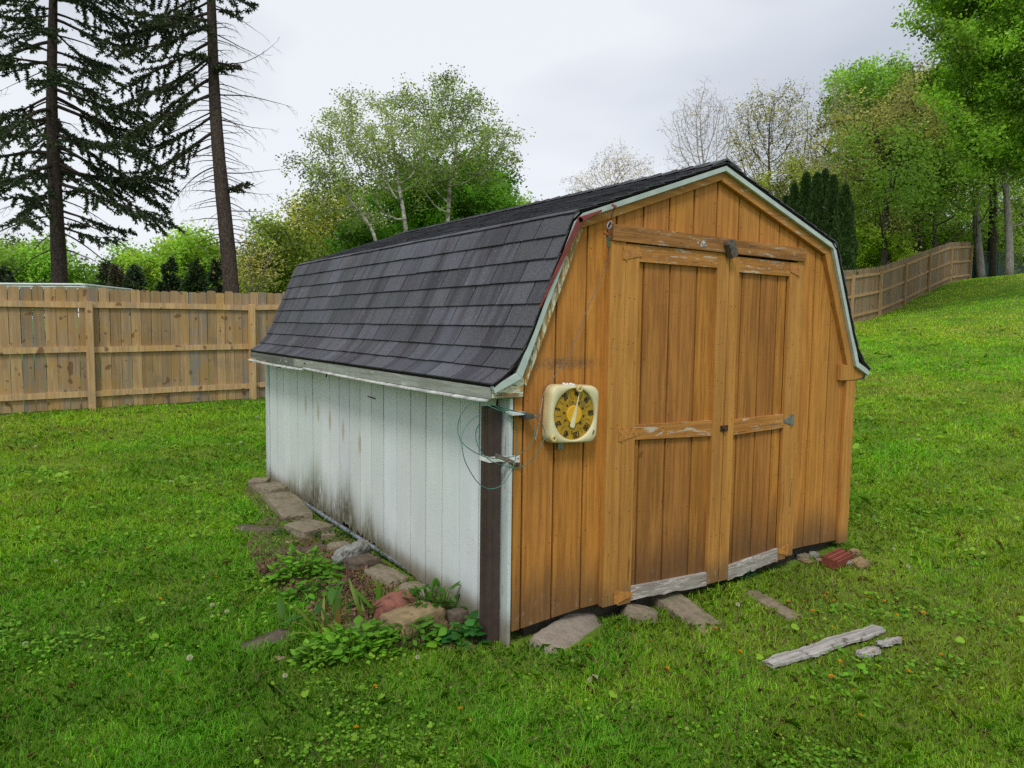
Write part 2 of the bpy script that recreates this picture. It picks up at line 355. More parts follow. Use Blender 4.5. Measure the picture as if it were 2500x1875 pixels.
_n = len(CP); _K = _U(np.linalg.norm(CP[:, None, :2]-CP[None, :, :2], axis=2))+np.eye(_n)*.4
_P = np.hstack([np.ones((_n, 1)), CP[:, :2]]); _A = np.block([[_K, _P], [_P.T, np.zeros((3, 3))]])
_w = np.linalg.solve(_A, np.concatenate([CP[:, 2], np.zeros(3)]))
def H(x, y):
    x = np.asarray(x, float); y = np.asarray(y, float); sh = x.shape; q = np.stack([x.ravel(), y.ravel()], 1)
    r = np.empty(len(q))
    for a in range(0, len(q), 20000):
        p = q[a:a+20000]; d = np.linalg.norm(p[:, None, :]-CP[None, :, :2], axis=2)
        r[a:a+20000] = _U(d)@_w[:_n]+_w[_n]+p@_w[_n+1:]
    r += .012*np.sin(q[:, 0]*2.1+.7)*np.sin(q[:, 1]*1.7)+.008*np.sin(q[:, 0]*4.3+q[:, 1]*3.1)
    r = np.clip(r, -1.5, 7)
    return r.reshape(sh) if sh else float(r[0])
def hz(x, y): return float(H(np.array([x]), np.array([y]))[0])
def ground_at(px, py):
    d = ray(px, py); lo, hi = .5, 80.
    for k in range(200):
        t = .5+k*.25; P = CAM+d*t
        if P[2] < hz(P[0], P[1]): hi = t; lo = t-.25; break
    for k in range(14):
        t = (lo+hi)/2; P = CAM+d*t
        if P[2] < hz(P[0], P[1]): hi = t
        else: lo = t
    P = CAM+d*hi; return np.array([P[0], P[1], hz(P[0], P[1])])
def FY(x): return 9.77+.101*x if x < 24.3 else 12.22+.216*(x-24.3)
def _axis(a, b, c0, c1, fine, n):
    m = np.arange(c0, c1, fine); t = np.linspace(0, 1, n)**2.2
    return np.concatenate([(c0-(c0-a)*t)[::-1][:-1], m, (c1+(b-c1)*t)])
gx = _axis(-400, 500, -9, 40, .22, 14); gy = _axis(-60, 600, -5, 17, .22, 14)
X, Y = np.meshgrid(gx, gy); Z = H(X, Y)
Xc, Yc = np.clip(X, -70, 110), np.clip(Y, -16, 85); Z = H(Xc, Yc)
V = np.stack([X.ravel(), Y.ravel(), Z.ravel()], 1); nx, ny = len(gx), len(gy)
I = (np.arange(ny-1)[:, None]*nx+np.arange(nx-1)[None, :]).ravel()
def _lawn():
    n = NT('lawn_soil'); f = n.noise(1.1, 5, .6); g = n.noise(40, 4, .7); g2 = n.noise(9, 4, .7)
    c = n.mix(n.ramp(f, .35, .65), (.10, .20, .018), (.17, .28, .03)); c = n.mix(n.ramp(g2, .5, .68, 0, .5), c, (.22, .21, .06))
    c = n.mix(n.ramp(g, .45, .7, 0, .8), c, (.06, .075, .02)); return n.done(c, .95, n.bump(g, .8, .03), 0, .1)
lawn = npmesh('ground', V, np.stack([I, I+1, I+nx+1, I+nx], 1), None, _lawn(), smooth=True)
tag(lawn, kind='structure')

# bed of bare red-brown soil with moss beside the white wall
BED = [(-.12, 4.55), (-.35, 4.3), (-.42, 3.3), (-.75, 2.5), (-.85, 1.8), (-.75, 1.1), (-.78, .55), (-.45, .2), (-.16, .05), (-.03, .6), (-.03, 2.5), (-.03, 4.55)]
def in_poly(x, y, P):
    ins = np.zeros(np.shape(x), bool); n = len(P)
    for i in range(n):
        x0, y0 = P[i]; x1, y1 = P[(i+1) % n]
        c = ((y0 > y) != (y1 > y)) & (x < (x1-x0)*(y-y0)/((y1-y0) or 1e-9)+x0); ins ^= c
    return ins
bx, by = np.meshgrid(np.arange(-.95, .3, .03), np.arange(-.1, 4.8, .03)); keep = in_poly(bx, by, BED)
bz = H(bx, by)+.006+.03*RG.random(bx.shape)*keep-.02*(~keep)
nb = bx.shape[1]; ii = np.array([(j*nb+i, j*nb+i+1, (j+1)*nb+i+1, (j+1)*nb+i) for j in range(bx.shape[0]-1) for i in range(nb-1) if keep[j, i] or keep[j+1, i+1] or keep[j, i+1] or keep[j+1, i]])
def _soil():
    n = NT('bed_soil'); f = n.noise(24, 6, .7); s_ = n.sep(); g = n.math('ADD', n.noise(3.2, 4, .6), n.math('MULTIPLY', n.math('ABSOLUTE', n.math('SUBTRACT', s_[1], 1.0)), .12)); c = n.mix(n.ramp(f, .35, .65), (.085, .045, .028), (.20, .125, .08))
    c = n.mix(n.ramp(g, .56, .68, 0, .92), c, n.mix(n.ramp(n.noise(60, 3), .4, .6), (.06, .075, .02), (.17, .18, .065))); return n.done(c, .95, n.bump(f, 1., .03), 0, .1)
bed = npmesh('soil', np.stack([bx.ravel(), by.ravel(), bz.ravel()], 1), ii, None, _soil(), smooth=True); tag(bed, kind='structure')

# ------------------------------------------------------------------ shed
W, L, WM = 3.0, 4.63, 2.97
PR = [(1.485, 2.568), (.33, 2.166), (-.022, 1.338), (-.168, 1.274)]            # roof line, left half
def roof_z(x):
    x = min(x, WM-x)
    for (x1, z1), (x0, z0) in zip(PR, PR[1:]):
        if x >= x0: return z0+(z1-z0)*(x-x0)/(x1-x0)
    return PR[-1][1]
shed = empty('garden_shed', (0, 0, 0), 'barn-roofed garden shed with orange plank front, double doors and white planked side', 'shed')
def front_fn(y): return lambda u, w, t: (u, t, w)
def plank_front(mb, x0, x1, z0, y0, y1, zt=None, col=None, drop=.035):
    g = .0062; a, b = x0+g, x1-g; top = [a, b]+[q for q in (.33, WM/2, WM-.33) if a < q < b]; top.sort()
    jb = rnd.uniform(-.004, .004); zz = lambda x: (roof_z(x)-drop) if zt is None else zt
    poly = [(a, z0(a) if callable(z0) else z0+jb), (b, z0(b) if callable(z0) else z0-jb)]+[(x, zz(x)) for x in top[::-1]]
    v = rnd.uniform(.88, 1.08); c = col or (v, v*rnd.uniform(.96, 1.03), rnd.random()*.2+.85)
    mb.prism(poly, front_fn(0), y0, y1, c)
def zb(x): return np.interp(x, [0, .43, .6, 2.44, 2.89, 3], [-.045, -.012, -.014, .024, .008, .012])
fw_ = MB(); gro = [.0]+[.0598+.2032*i for i in range(0, 15)]+[W]
for a, b in zip(gro, gro[1:]):
    if b-a < .02: continue
    m_ = (a+b)/2
    if m_ < .60 or m_ > 2.33: plank_front(fw_, a, b, zb, 0, .014)
    else: plank_front(fw_, a, b, 2.06, 0, .014)
    if a < .60 < b:  plank_front(fw_, .6, b, 2.06, .001, .0145)
for i, gx_ in enumerate(gro[1:-1]):
    for z_ in (.07, .42, .80, 1.18, 1.62, 1.98, 2.2, 2.35):
        for dx_ in (-.022, .022):
            xx = gx_+dx_+rnd.uniform(-.004, .004); zz_ = z_+rnd.uniform(-.02, .02)
            if (.59 < xx < 2.33 and zz_ < 2.15) or zz_ > roof_z(xx)-.12 or rnd.random() < .35: continue
            fw_.lathe([(.0042, -.0006), (.003, -.0016)], (xx, 0, zz_), (0, 1, 0), 6, (.16, .12, .1))
fw_.build('front_wall', m_or, shed, bevel=.0035)
bk = MB()
pts = [(.02, .0), (W-.02, .0)]+[(W-x-(-.06 if x < 0 else 0)*0, z-.05) for x, z in [(.0, 1.22)]]
poly = [(.015, .02), (.6, .02), (.6, 2.05), (2.32, 2.05), (2.32, .02), (W-.015, .02), (W-.015, 1.25), (W-.36, 2.10), (1.5, 2.50), (.36, 2.10), (.015, 1.25)]
# backing split in convex pieces so no face is concave
for q in ([(.015, .0), (.6, .0), (.6, 2.05), (.36, 2.05), (.015, 1.25)], [(2.32, .0), (W-.015, .0), (W-.03, 1.22), (2.60, 2.05), (2.32, 2.05)], [(.36, 2.0501), (2.60, 2.0501), (2.58, 2.10), (1.485, 2.48), (.38, 2.10)]):
    bk.prism(q, front_fn(0), .0125, .03, (1, 1, 1))
bk.build('wall_backing', m_dark, shed)
# left white wall, rear wall, right wall
def side_zb(y): return np.interp(y, [0, .5, 1.0, 2.0, 3.0, 4.7], [-.12, -.115, -.10, -.045, -.07, -.075])
sw_ = MB(); ys = [.02]+[.341+.2189*k-.2189 for k in range(1, 22)]
ys = [y for y in ys if .01 < y < L-.03]+[L]
for a, b in zip(ys, ys[1:]):
    g = .0058; v = rnd.uniform(.93, 1.03); z0, z1 = side_zb(a), side_zb(b)
    n = 7; lean = rnd.uniform(-.002, .002)
    low = [(a+g+(b-a-2*g)*k/n, z0+(z1-z0)*k/n+(rnd.uniform(-.02, .025) if 0 < k < n else 0)*(1.6 if 1.5 < a < 3.4 else .7)) for k in range(n+1)]
    poly = low+[(b-g, 1.215), (a+g, 1.215)]
    sw_.prism(poly, lambda u, w, t: (t, u, w), .012+lean, 0+lean, (v, v*rnd.uniform(.98, 1.02), v*rnd.uniform(.98, 1.03)))
swo = sw_.build('side_wall', m_white, shed)
w2 = MB(); w2.box((.0122, .02, -.03), (.03, L, 1.22)); w2.build('wall_backing', m_dark, shed)
w3 = MB(); xs = [W-.012, W]
for k in range(15): w3.box((W-.012, .03+k*.313, -.03+.0), (W, .03+(k+1)*.313-.007, 1.215), (rnd.uniform(.93, 1.03),)*3)
w3.box((W-.03, .03, -.03), (W-.0125, L, 1.22), (.3, .3, .3)); w3.build('side_wall', m_white, shed)
rw = MB()
for a, b in zip(gro, gro[1:]):
    if b-a > .02: plank_front(rw, a, b, -.04, L-.012, L)
rw.build('rear_wall', m_white, shed)
# corner boards: peeling white one on the side, orange one far right
cb = MB(); cb.prism([(.004, -.125), (.105, -.12), (.105, 1.20), (.004, 1.20)], lambda u, w, t: (t, u, w), -.001, -.022, (1, 1, 1)); cb.build('corner_board', m_wcorner, shed, bevel=.003)
cb = MB(); n = 26
for k in range(n):
    z = -.12+k*1.30/n; cb.box((-.019+rnd.uniform(-.003, .003), .106, z), (-.003, .132+rnd.uniform(-.008, .012), z+1.30/n+.002), (rnd.uniform(.6, 1.2),)*3, .0015)
cb.build('rotten_edge', m_rotw, shed)
cb = MB(); cb.box((2.893, -.028, -.01), (3.005, -.001, 1.215)); cb.build('corner_board', m_or_stile, shed, bevel=.003)
cb = MB(); cb.box((-.02, L-.08, -.09), (-.001, L+.01, 1.20)); cb.build('corner_board', m_wcorner, shed, bevel=.003)
# skids and dark space below
sk = MB(); sk.box((.12, .06, -.2), (2.9, .2, -.02)); sk.box((.06, .3, -.2), (.2, 4.6, -.02)); sk.box((2.8, .3, -.2), (2.94, 4.6, .0)); sk.box((.02, .035, -.019), (2.98, 4.69, .012)); sk.build('floor_frame', m_skid, shed)

# door surround
def board(name, poly, y0, y1, mat, parent, bev=.003, col=(1, 1, 1)):
    b = MB(); b.prism(poly, front_fn(0), y0, y1, col)
    px_ = [p[0] for p in poly]; pz_ = [p[1] for p in poly]; w_, h_ = max(px_)-min(px_), max(pz_)-min(pz_)
    if name in ('stile', 'door_jamb', 'rail', 'door_header'):
        n_ = int(max(w_, h_)/.28)+1
        for k in range(n_+1):
            for o_ in (-.25, .25):
                if rnd.random() < .4: continue
                t = (k+.2+.1*rnd.random())/(n_+.5)
                if h_ > w_: xx, zz = (min(px_)+max(px_))/2+o_*w_*.8, min(pz_)+h_*t
                else: xx = min(px_)+w_*t; zz = poly[0][1]+(poly[1][1]-poly[0][1])*t+(.5+o_*.8)*(poly[-1][1]-poly[0][1]) if len(poly) == 4 else (min(pz_)+max(pz_))/2
                b.lathe([(.0038, y0-.0004), (.003, y0-.0014)], (xx, 0, zz), (0, 1, 0), 6, (.18, .13, .1))
    return b.build(name, mat, parent, bevel=bev)
def rect(x0, x1, zl0, zl1, zr0=None, zr1=None):
    zr0 = zl0 if zr0 is None else zr0; zr1 = zl1 if zr1 is None else zr1
    return [(x0, zl0), (x1, zr0), (x1, zr1), (x0, zl1)]
hd = board('door_header', rect(.603, 2.318, 2.045, 2.134, 2.028, 2.114), -.052, -.001, m_or_hdr, shed)
board('door_jamb', rect(.600, .708, -.022, 2.043), -.040, -.001, m_or_stile, shed)
board('door_jamb', rect(2.250, 2.330, .0, 2.026), -.036, -.001, m_or_stile, shed)
blk = MB()          # turn block of weathered wood on the header
blk.prism([(-.028, -.05), (.028, -.05), (.03, .05), (.0, .062), (-.03, .045)], lambda u, w, t: (1.535+u*math.cos(.45)+w*math.sin(.45)*-1, t, 2.055+w*math.cos(.45)-u*-math.sin(.45)), -.098, -.053)
blk.build('turn_block', simple('weathered_block', (.10, .085, .07), .9, 0, 40, .5, .5), shed, bevel=.006)
pt = MB()
for cx_, cz_, r_ in ((1.315, 2.077, .018), (1.30, 2.066, .012), (1.33, 2.07, .011), (1.265, 2.079, .007)):
    pt.lathe([(r_, -.0525), (r_*.9, -.0545)], (cx_, 0, cz_), (0, 1, 0), 7)
pt.build('paint_patch', simple('flaking_grey_paint', (.45, .45, .47), .8, 0, 90, .4, .3), shed)

def hinge(x, z, dirn, parent, mat=None, plate=.072, strap=.115):
    m_ = mat or m_hinge
    b = MB(); b.box((x-.024 if dirn > 0 else x+.004, -.0455, z-plate/2), (x-.004 if dirn > 0 else x+.024, -.041, z+plate/2))
    pol = [(0.004, -.034), (strap, -.012), (strap, .010), (.004, .034)]
    if dirn < 0: pol = [(-u, w) for u, w in pol][::-1]
    b.prism([(x+u, z+w) for u, w in pol], front_fn(0), -.0445, -.0405)
    b.tube([(x, -.046, z-plate/2-.004), (x, -.046, z+plate/2+.004)], .0045, 8)
    for u, w in ((.025, .015), (.025, -.015), (strap-.02, 0)):
        b.lathe([(.004, -.0455), (.003, -.047)], (x+dirn*u, 0, z+w), (0, 1, 0), 6)
    b.build('hinge', m_, parent)

def door(x0, x1, zt0, zt1, stl, str_, mid, bot, groov, label, zbl, zbr):
    d = MB()
    for a, b in zip(groov, groov[1:]):
        v = rnd.uniform(.82, 1.06); g = .0065
        zz = lambda x: -.03+.0*x
        d.prism([(a+g, -.02), (b-g, -.02), (b-g, 2.01), (a+g, 2.01)], front_fn(0), -.016, -.002, (v, v*rnd.uniform(.95, 1.03), rnd.random()*.3+.7))
    for gx_ in groov[1:-1]:
        for z_ in (.16, .5, .86, 1.06, 1.4, 1.8):
            if rnd.random() < .8: d.lathe([(.004, -.0166), (.003, -.0176)], (gx_+rnd.choice((-.02, .02)), 0, z_+rnd.uniform(-.03, .03)), (0, 1, 0), 6, (.16, .12, .1))
    o = d.build('door', m_or_door, shed, bevel=.003); o['label'] = label
    bb = MB(); bb.box((x0+.01, -.0015, -.02), (x1-.01, .006, 2.03)); bb.build('door_backing', m_dark, o)
    board('stile', rect(x0, stl, zbl, zt0), -.040, -.0165, m_or_stile, o)
    board('stile', rect(str_, x1, zbr, zt1), -.040, -.0165, m_or_stile, o, col=(.96, .96, 1))
    zl = lambda x, a, b: a+(b-a)*(x-x0)/(x1-x0)
    board('rail', rect(stl+.001, str_-.001, zt0-.094, zt0, zt1-.092, zt1), -.0375, -.0165, m_or_x, o)
    board('rail', rect(stl+.001, str_-.001, *mid), -.0375, -.0165, m_or_x, o)
    n = 14; lo = [(stl+.001+(str_-stl-.002)*k/n, bot[0]+(bot[2]-bot[0])*k/n+rnd.uniform(-.006, .006)) for k in range(n+1)]
    b = board('rail', lo+[(str_-.001, bot[3]), (stl+.001, bot[1])], -.0385, -.0165, m_wrail, o); b['label'] = 'bare weathered bottom rail with flaking red paint'
    return o
dl = door(.711, 1.5635, 2.036, 2.034, .811, 1.461, (.927, 1.013, .902, 1.0), (-.024, .058, -.055, .028), [.80, .868, 1.080, 1.307, 1.47], 'wider left door with three hinges', -.035, -.048)
dr = door(1.5715, 2.245, 2.020, 2.015, 1.660, 2.168, (.893, .990, .906, 1.0), (-.062, .036, -.018, .072), [1.65, 1.718, 1.902, 2.074, 2.17], 'narrower right door', -.05, -.012)
hinge(.709, 1.985, 1, dl); hinge(.709, .965, 1, dl); hinge(.706, .018, 1, dl)
hinge(2.247, 1.965, -1, dr, strap=.08); hinge(2.247, .955, -1, dr, m_steel, strap=.08); hinge(2.247, .05, -1, dr, strap=.08)
ht = MB(); ht.box((1.535, -.047, .926), (1.60, -.0405, .962)); ht.tube([(1.56, -.046, .944), (1.56, -.062, .944)], .013, 10); ht.box((1.542, -.052, .938), (1.592, -.047, .950)); ht.build('latch', m_rust, shed)

# rake boards and metal edging, both gables
def offs(pl, d):
    res = []; n = len(pl)
    for i in range(n):
        t0 = (Vector(pl[i])-Vector(pl[i-1])).normalized() if i else None
        t1 = (Vector(pl[i+1])-Vector(pl[i])).normalized() if i < n-1 else None
        nn = lambda t: Vector((-t.y, t.x))
        if t0 is None: v = nn(t1)
        elif t1 is None: v = nn(t0)
        else:
            a, b = nn(t0), nn(t1); v = (a+b).normalized(); v = v/max(.5, v.dot(a))
        res.append((pl[i][0]+v.x*d, pl[i][1]+v.y*d))
    return res
prof = [PR[3], PR[2], PR[1], PR[0]]          # eave tip up to ridge, left
prof_full = prof+[(WM-x, z) for x, z in prof[:-1][::-1]]
def strip(name, d0, d1, i0, i1, y0, y1, mat, bev=.002, mirror=False):
    A, B = offs(prof_full, d0), offs(prof_full, d1); out_ = None
    b = MB()
    for i in range(i0, i1):
        q = [B[i], B[i+1], A[i+1], A[i]] if d1 < d0 else [A[i], A[i+1], B[i+1], B[i]]
        q = q[::-1] if False else q
        b.prism(q, front_fn(0), y0, y1, (rnd.uniform(.93, 1.04),)*3)
    return b.build(name, mat, shed, bevel=bev)
for (i0, i1) in ((0, 3), (3, 6)): strip('metal_edging', -.004, -.042, i0, i1, -.058, -.034, m_drip)
strip('rake_board', -.012, -.098, 1, 2, -.033, -.0005, m_or_rot)['label'] = 'peeling mossy rake board, paint flaking to pale green'
strip('rake_board', -.012, -.088, 2, 3, -.033, -.0005, m_or_rake)
strip('rake_board', -.012, -.098, 3, 4, -.0335, -.0005, m_or_rake)
strip('rake_board', -.012, -.105, 4, 5, -.033, -.0005, m_or_stile)
m_ret = painted_wood('peeling_return_wood', (.46, .25, .07), (.36, .19, .05), 'X', wood=(.2, .15, .08), peel=.5, peelcol=(.62, .64, .5))
board('eave_return', [(-.155, 1.210), (.035, 1.210), (.040, 1.312), (-.015, 1.312), (-.155, 1.250)], -.0335, -.0005, m_ret, shed)
board('eave_return', [(2.812, 1.206), (2.99, 1.206), (3.09, 1.220), (3.105, 1.250), (2.99, 1.302), (2.806, 1.326)], -.0335, -.0005, m_or_stile, shed)
# right hand return seen in the photo is a dark end of the soffit
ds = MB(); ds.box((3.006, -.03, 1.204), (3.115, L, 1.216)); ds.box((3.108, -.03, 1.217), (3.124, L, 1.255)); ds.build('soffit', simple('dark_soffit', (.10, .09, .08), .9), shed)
rd = MB()           # red plastic guard bent over the left roof break
for k, (a, b_) in enumerate((((.085, 1.675), (.335, 2.262-.10)), ((.335, 2.162), (.50, 2.218)))):
    t = Vector((b_[0]-a[0], b_[1]-a[1])).normalized(); nn = Vector((t.y, -t.x)); w0, w1 = (.010, .034) if k == 0 else (.034, .008)
    o0 = .020
    q = [(a[0]+nn.x*o0, a[1]+nn.y*o0), (a[0]+nn.x*(o0+w0), a[1]+nn.y*(o0+w0)), (b_[0]+nn.x*(o0+w1), b_[1]+nn.y*(o0+w1)), (b_[0]+nn.x*o0, b_[1]+nn.y*o0)]
    rd.prism(q, front_fn(0), -.068, -.0585)
rd.build('edge_guard', m_red, shed, bevel=.003)
# eave fascia and dripping lip along the white wall
fa = MB(); n = 16
for k in range(n):
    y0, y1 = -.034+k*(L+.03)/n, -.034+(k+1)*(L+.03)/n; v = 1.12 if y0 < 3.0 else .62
    sag = lambda y: -.010*math.sin(max(0, y)/L*math.pi)
    fa.add([(-.168, y0, 1.207+sag(y0)), (-.160, y0, 1.207+sag(y0)), (-.160, y0, 1.264), (-.168, y0, 1.264), (-.168, y1, 1.207+sag(y1)), (-.160, y1, 1.207+sag(y1)), (-.160, y1, 1.264), (-.168, y1, 1.264)],
           [(0, 1, 2, 3), (7, 6, 5, 4), (0, 4, 5, 1), (1, 5, 6, 2), (2, 6, 7, 3), (3, 7, 4, 0)], (v, v, v))
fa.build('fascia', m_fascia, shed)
lp = MB()
for (y0, y1, dz, dx) in ((-.02, 2.9, 0, 0), (2.88, L+.03, -.012, -.004)):
    m_n = 10
    for k in range(m_n):
        a, b = y0+(y1-y0)*k/m_n, y0+(y1-y0)*(k+1)/m_n; s0, s1 = [-.008*math.sin((q-y0)/(y1-y0)*math.pi)+dz for q in (a, b)]
        lp.add([(-.185+dx, a, 1.190+s0), (-.158, a, 1.203+s0), (-.158, a, 1.207+s0), (-.185+dx, a, 1.196+s0), (-.185+dx, b, 1.190+s1), (-.158, b, 1.203+s1), (-.158, b, 1.207+s1), (-.185+dx, b, 1.196+s1)],
               [(0, 1, 2, 3), (7, 6, 5, 4), (0, 4, 5, 1), (1, 5, 6, 2), (2, 6, 7, 3), (3, 7, 4, 0)], (1, 1, 1))
lp.build('drip_lip', m_lip, shed)
sf = MB(); sf.box((-.159, -.030, 1.208), (.011, L, 1.2145)); sf.build('soffit', m_fascia, shed)
for pts_, r__ in (([(-.008, 4.25, 1.13), (-.010, 4.13, 1.126)], .004), ([(-.008, 1.92, 1.04), (-.010, 1.79, 1.036)], .004), ([(-.168, 2.86, 1.235), (-.180, 2.86, 1.24)], .006), ([(-.02, 2.72, 1.20), (-.05, 2.70, 1.13)], .006)):
    nl = MB(); nl.tube(pts_, r__, 6); nl.build('nail', m_rust, shed)

# roof: deck and shingle courses following the slope, flared at the eave
def bez(a, b, c, n): return [(a[0]*(1-t)**2+2*b[0]*t*(1-t)+c[0]*t*t, a[1]*(1-t)**2+2*b[1]*t*(1-t)+c[1]*t*t) for t in [k/n for k in range(n+1)]]
e3, e2, e1, e0 = [Vector(p) for p in (PR[3], PR[2], PR[1], PR[0])]
k1 = e2+(e1-e2).normalized()*.20
low = bez(tuple(e3), tuple(e2+Vector((0, .012))), tuple(k1), 9)
b0 = e1-(e1-k1).normalized()*.035; b1_ = e1+(e0-e1).normalized()*.035
path = low+bez(tuple(b0), tuple(e1), tuple(b1_), 4)+[tuple(e0)]
path = [Vector(p) for p in path]; cum = [0]
for a, b in zip(path, path[1:]): cum.append(cum[-1]+(b-a).length)
def on_path(s):
    if s <= 0: return path[0]+(path[0]-path[1]).normalized()*(-s), (path[1]-path[0]).normalized()
    for i in range(len(path)-1):
        if s <= cum[i+1] or i == len(path)-2:
            t = (path[i+1]-path[i]).normalized(); return path[i]+t*(s-cum[i]), t
def shingles(mirror):
    Y0, Y1 = -.064, L+.01; mb = MB(); EXP = .1295; S = cum[-1]; deck = MB()
    pd = [on_path(s) for s in np.linspace(.004, S, 26)]
    vs = []
    for p, t in pd:
        n_ = Vector((-t.y, t.x))
        for d in (0.002, -.013): q = p+n_*d; vs += [(q.x, Y0+.006, q.y), (q.x, Y1-.004, q.y)]
    f = []
    for i in range(len(pd)-1):
        a, b = i*4, i*4+4; f += [(a, b, b+1, a+1), (a+2, a+3, b+3, b+2), (a, a+2, b+2, b), (a+1, b+1, b+3, a+3)]
    f += [(0, 1, 3, 2)]
    if mirror: vs = [(WM-x, y, z) for x, y, z in vs]; f = [q[::-1] for q in f]
    deck.add(vs, f, (.5, .5, .5))
    nc = int(math.ceil(S/EXP))
    for c in range(nc):
        s0 = c*EXP; s1 = min(s0+EXP+.03, S-.001); off_ = .1525*(c % 2)+rnd.uniform(-.015, .015)
        yy = [Y0]
        y = Y0+.12+off_
        while y < Y1-.04: yy.append(y+rnd.uniform(-.004, .004)); y += .305
        yy.append(Y1)
        for a, b in zip(yy, yy[1:]):
            g = .0052; v = rnd.uniform(.74, 1.2); col = (v*rnd.uniform(.97, 1.04), v*rnd.uniform(.97, 1.01), v*rnd.uniform(.97, 1.05))
            ns = 5 if s0 < .5 or abs(s0-(cum[9]+.9)) < .25 or True else 2
            vs = []; jj = rnd.uniform(-.0025, .0025); lift = rnd.uniform(0, .003) if s0 > .12 else 0
            ya, yb = (a if a == Y0 else a+g), (b if b == Y1 else b-g)
            for k in range(ns+1):
                s = s0+(s1-s0)*k/ns + (jj if k == 0 else 0); p, t = on_path(s); n_ = Vector((-t.y, t.x)); q = k/ns
                o1 = .0165*(1-q)+.0045*q+lift*(1-q); o0 = o1-.006*(1-q)-.003
                A, B = p+n_*o1, p+n_*o0
                vs += [(A.x, ya, A.y), (A.x, yb, A.y), (B.x, ya, B.y), (B.x, yb, B.y)]
            f = [(0, 1, 3, 2)]
            for k in range(ns):
                a4, b4 = k*4, k*4+4; f += [(a4, b4, b4+1, a4+1), (a4, a4+2, b4+2, b4), (a4+1, b4+1, b4+3, a4+3)]
            if mirror: vs = [(WM-x, y_, z) for x, y_, z in vs]; f = [q[::-1] for q in f]
            mb.add(vs, f, col)
            if b != Y1:      # slot between two tabs: its shadow is painted in as a near-black strip
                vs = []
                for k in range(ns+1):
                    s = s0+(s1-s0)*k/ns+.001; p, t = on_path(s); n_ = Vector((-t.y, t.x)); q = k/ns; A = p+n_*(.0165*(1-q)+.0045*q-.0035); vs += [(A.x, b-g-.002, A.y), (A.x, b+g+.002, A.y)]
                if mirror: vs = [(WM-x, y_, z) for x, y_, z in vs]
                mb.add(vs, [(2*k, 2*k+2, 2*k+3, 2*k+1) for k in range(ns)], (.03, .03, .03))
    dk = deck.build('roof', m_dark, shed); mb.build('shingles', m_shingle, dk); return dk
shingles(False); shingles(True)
rc = MB(); y = -.066
while y < L-.1:
    v = rnd.uniform(.75, 1.15); t = rnd.uniform(0, .003)
    a = [(1.485-.13, 2.568-.045), (1.485, 2.575), (1.485+.13, 2.568-.045)]
    vs = [(p[0], y, p[1]+.012+.012+t) for p in a]+[(p[0], y+.17, p[1]+.012+.006) for p in a]+[(p[0], y, p[1]+.012) for p in a]
    rc.add(vs, [(0, 1, 4, 3), (1, 2, 5, 4), (6, 7, 1, 0), (7, 8, 2, 1)], (v, v, v)); y += .14
rc.build('ridge_cap', m_shingle, shed)

# downspout strapped to the corner
ds_root = shed
dp = MB(); x0, x1, y0, y1, zt_, zb_ = -.106, -.038, .062, .150, 1.150, -.16
th = .002; lean = .0
for a, b in (((x0, y0), (x1, y0)), ((x1, y0), (x1, y1)), ((x1, y1), (x0, y1)), ((x0, y1), (x0, y0))):
    xa, ya, xb, yb = *a, *b
    nx_, ny_ = (yb-ya), -(xb-xa); l_ = math.hypot(nx_, ny_); nx_, ny_ = nx_/l_*th, ny_/l_*th
    vs = [(xa, ya, zb_), (xb, yb, zb_), (xb, yb, zt_), (xa, ya, zt_), (xa-nx_, ya-ny_, zb_), (xb-nx_, yb-ny_, zb_), (xb-nx_, yb-ny_, zt_), (xa-nx_, ya-ny_, zt_)]
    dp.add(vs, [(0, 1, 2, 3), (7, 6, 5, 4), (3, 2, 6, 7), (0, 4, 5, 1)])
    if True:
        mx_, my_ = (xa+xb)/2, (ya+yb)/2
for yy in (y0+.028, y0+.052): dp.box((x0-.0025, yy-.003, zb_), (x0+.0002, yy+.003, zt_))
dp.box((x0+.024, y0-.0025, zb_), (x0+.034, y0+.0002, zt_))
dso = dp.build('downspout', m_brown, shed)
st = MB(); zs = .880
st.box((x0-.003, y0-.0045, zs-.016), (x1+.001, y0-.003, zs+.014)); st.box((x0-.0045, y0-.0045, zs-.016), (x0-.003, y1+.01, zs+.014))
st.add([(x1+.001, y0-.0045, zs-.016), (x1+.001, y0-.0045, zs+.014), (.0, -.030, zs+.026), (.0, -.030, zs-.010), (x1+.001, y0-.006, zs-.016), (x1+.001, y0-.006, zs+.014), (.0, -.0315, zs+.026), (.0, -.0315, zs-.010)],
       [(0, 1, 2, 3), (7, 6, 5, 4), (1, 5, 6, 2), (0, 3, 7, 4)])
st.box((.0, -.0325, zs-.010), (.018, -.030, zs+.028)); st.tube([(.009, -.034, zs+.01), (.009, -.03, zs+.01)], .004, 6, (.1, .1, .1)); st.build('strap', m_strap, dso)
sp = MB(); sp.prism([(-.115, .925), (.035, .862), (.035, .838), (-.115, .903)], front_fn(0), -.020, .0); 
sp.build('wooden_arm', simple('split_grey_wood', (.17, .14, .11), .9, 0, 50, .5, .5), shed, bevel=.003)
sp = MB(); sp.box((-.045, -.06, 1.118), (.028, .01, 1.134)); sp.build('wooden_arm', m_wcorner, shed, bevel=.002)
sp = MB(); sp.box((.030, -.075, 1.098), (.078, -.0, 1.124)); sp.build('bracket', simple('dull_purple_metal', (.12, .09, .10), .5, .3), shed, bevel=.002)

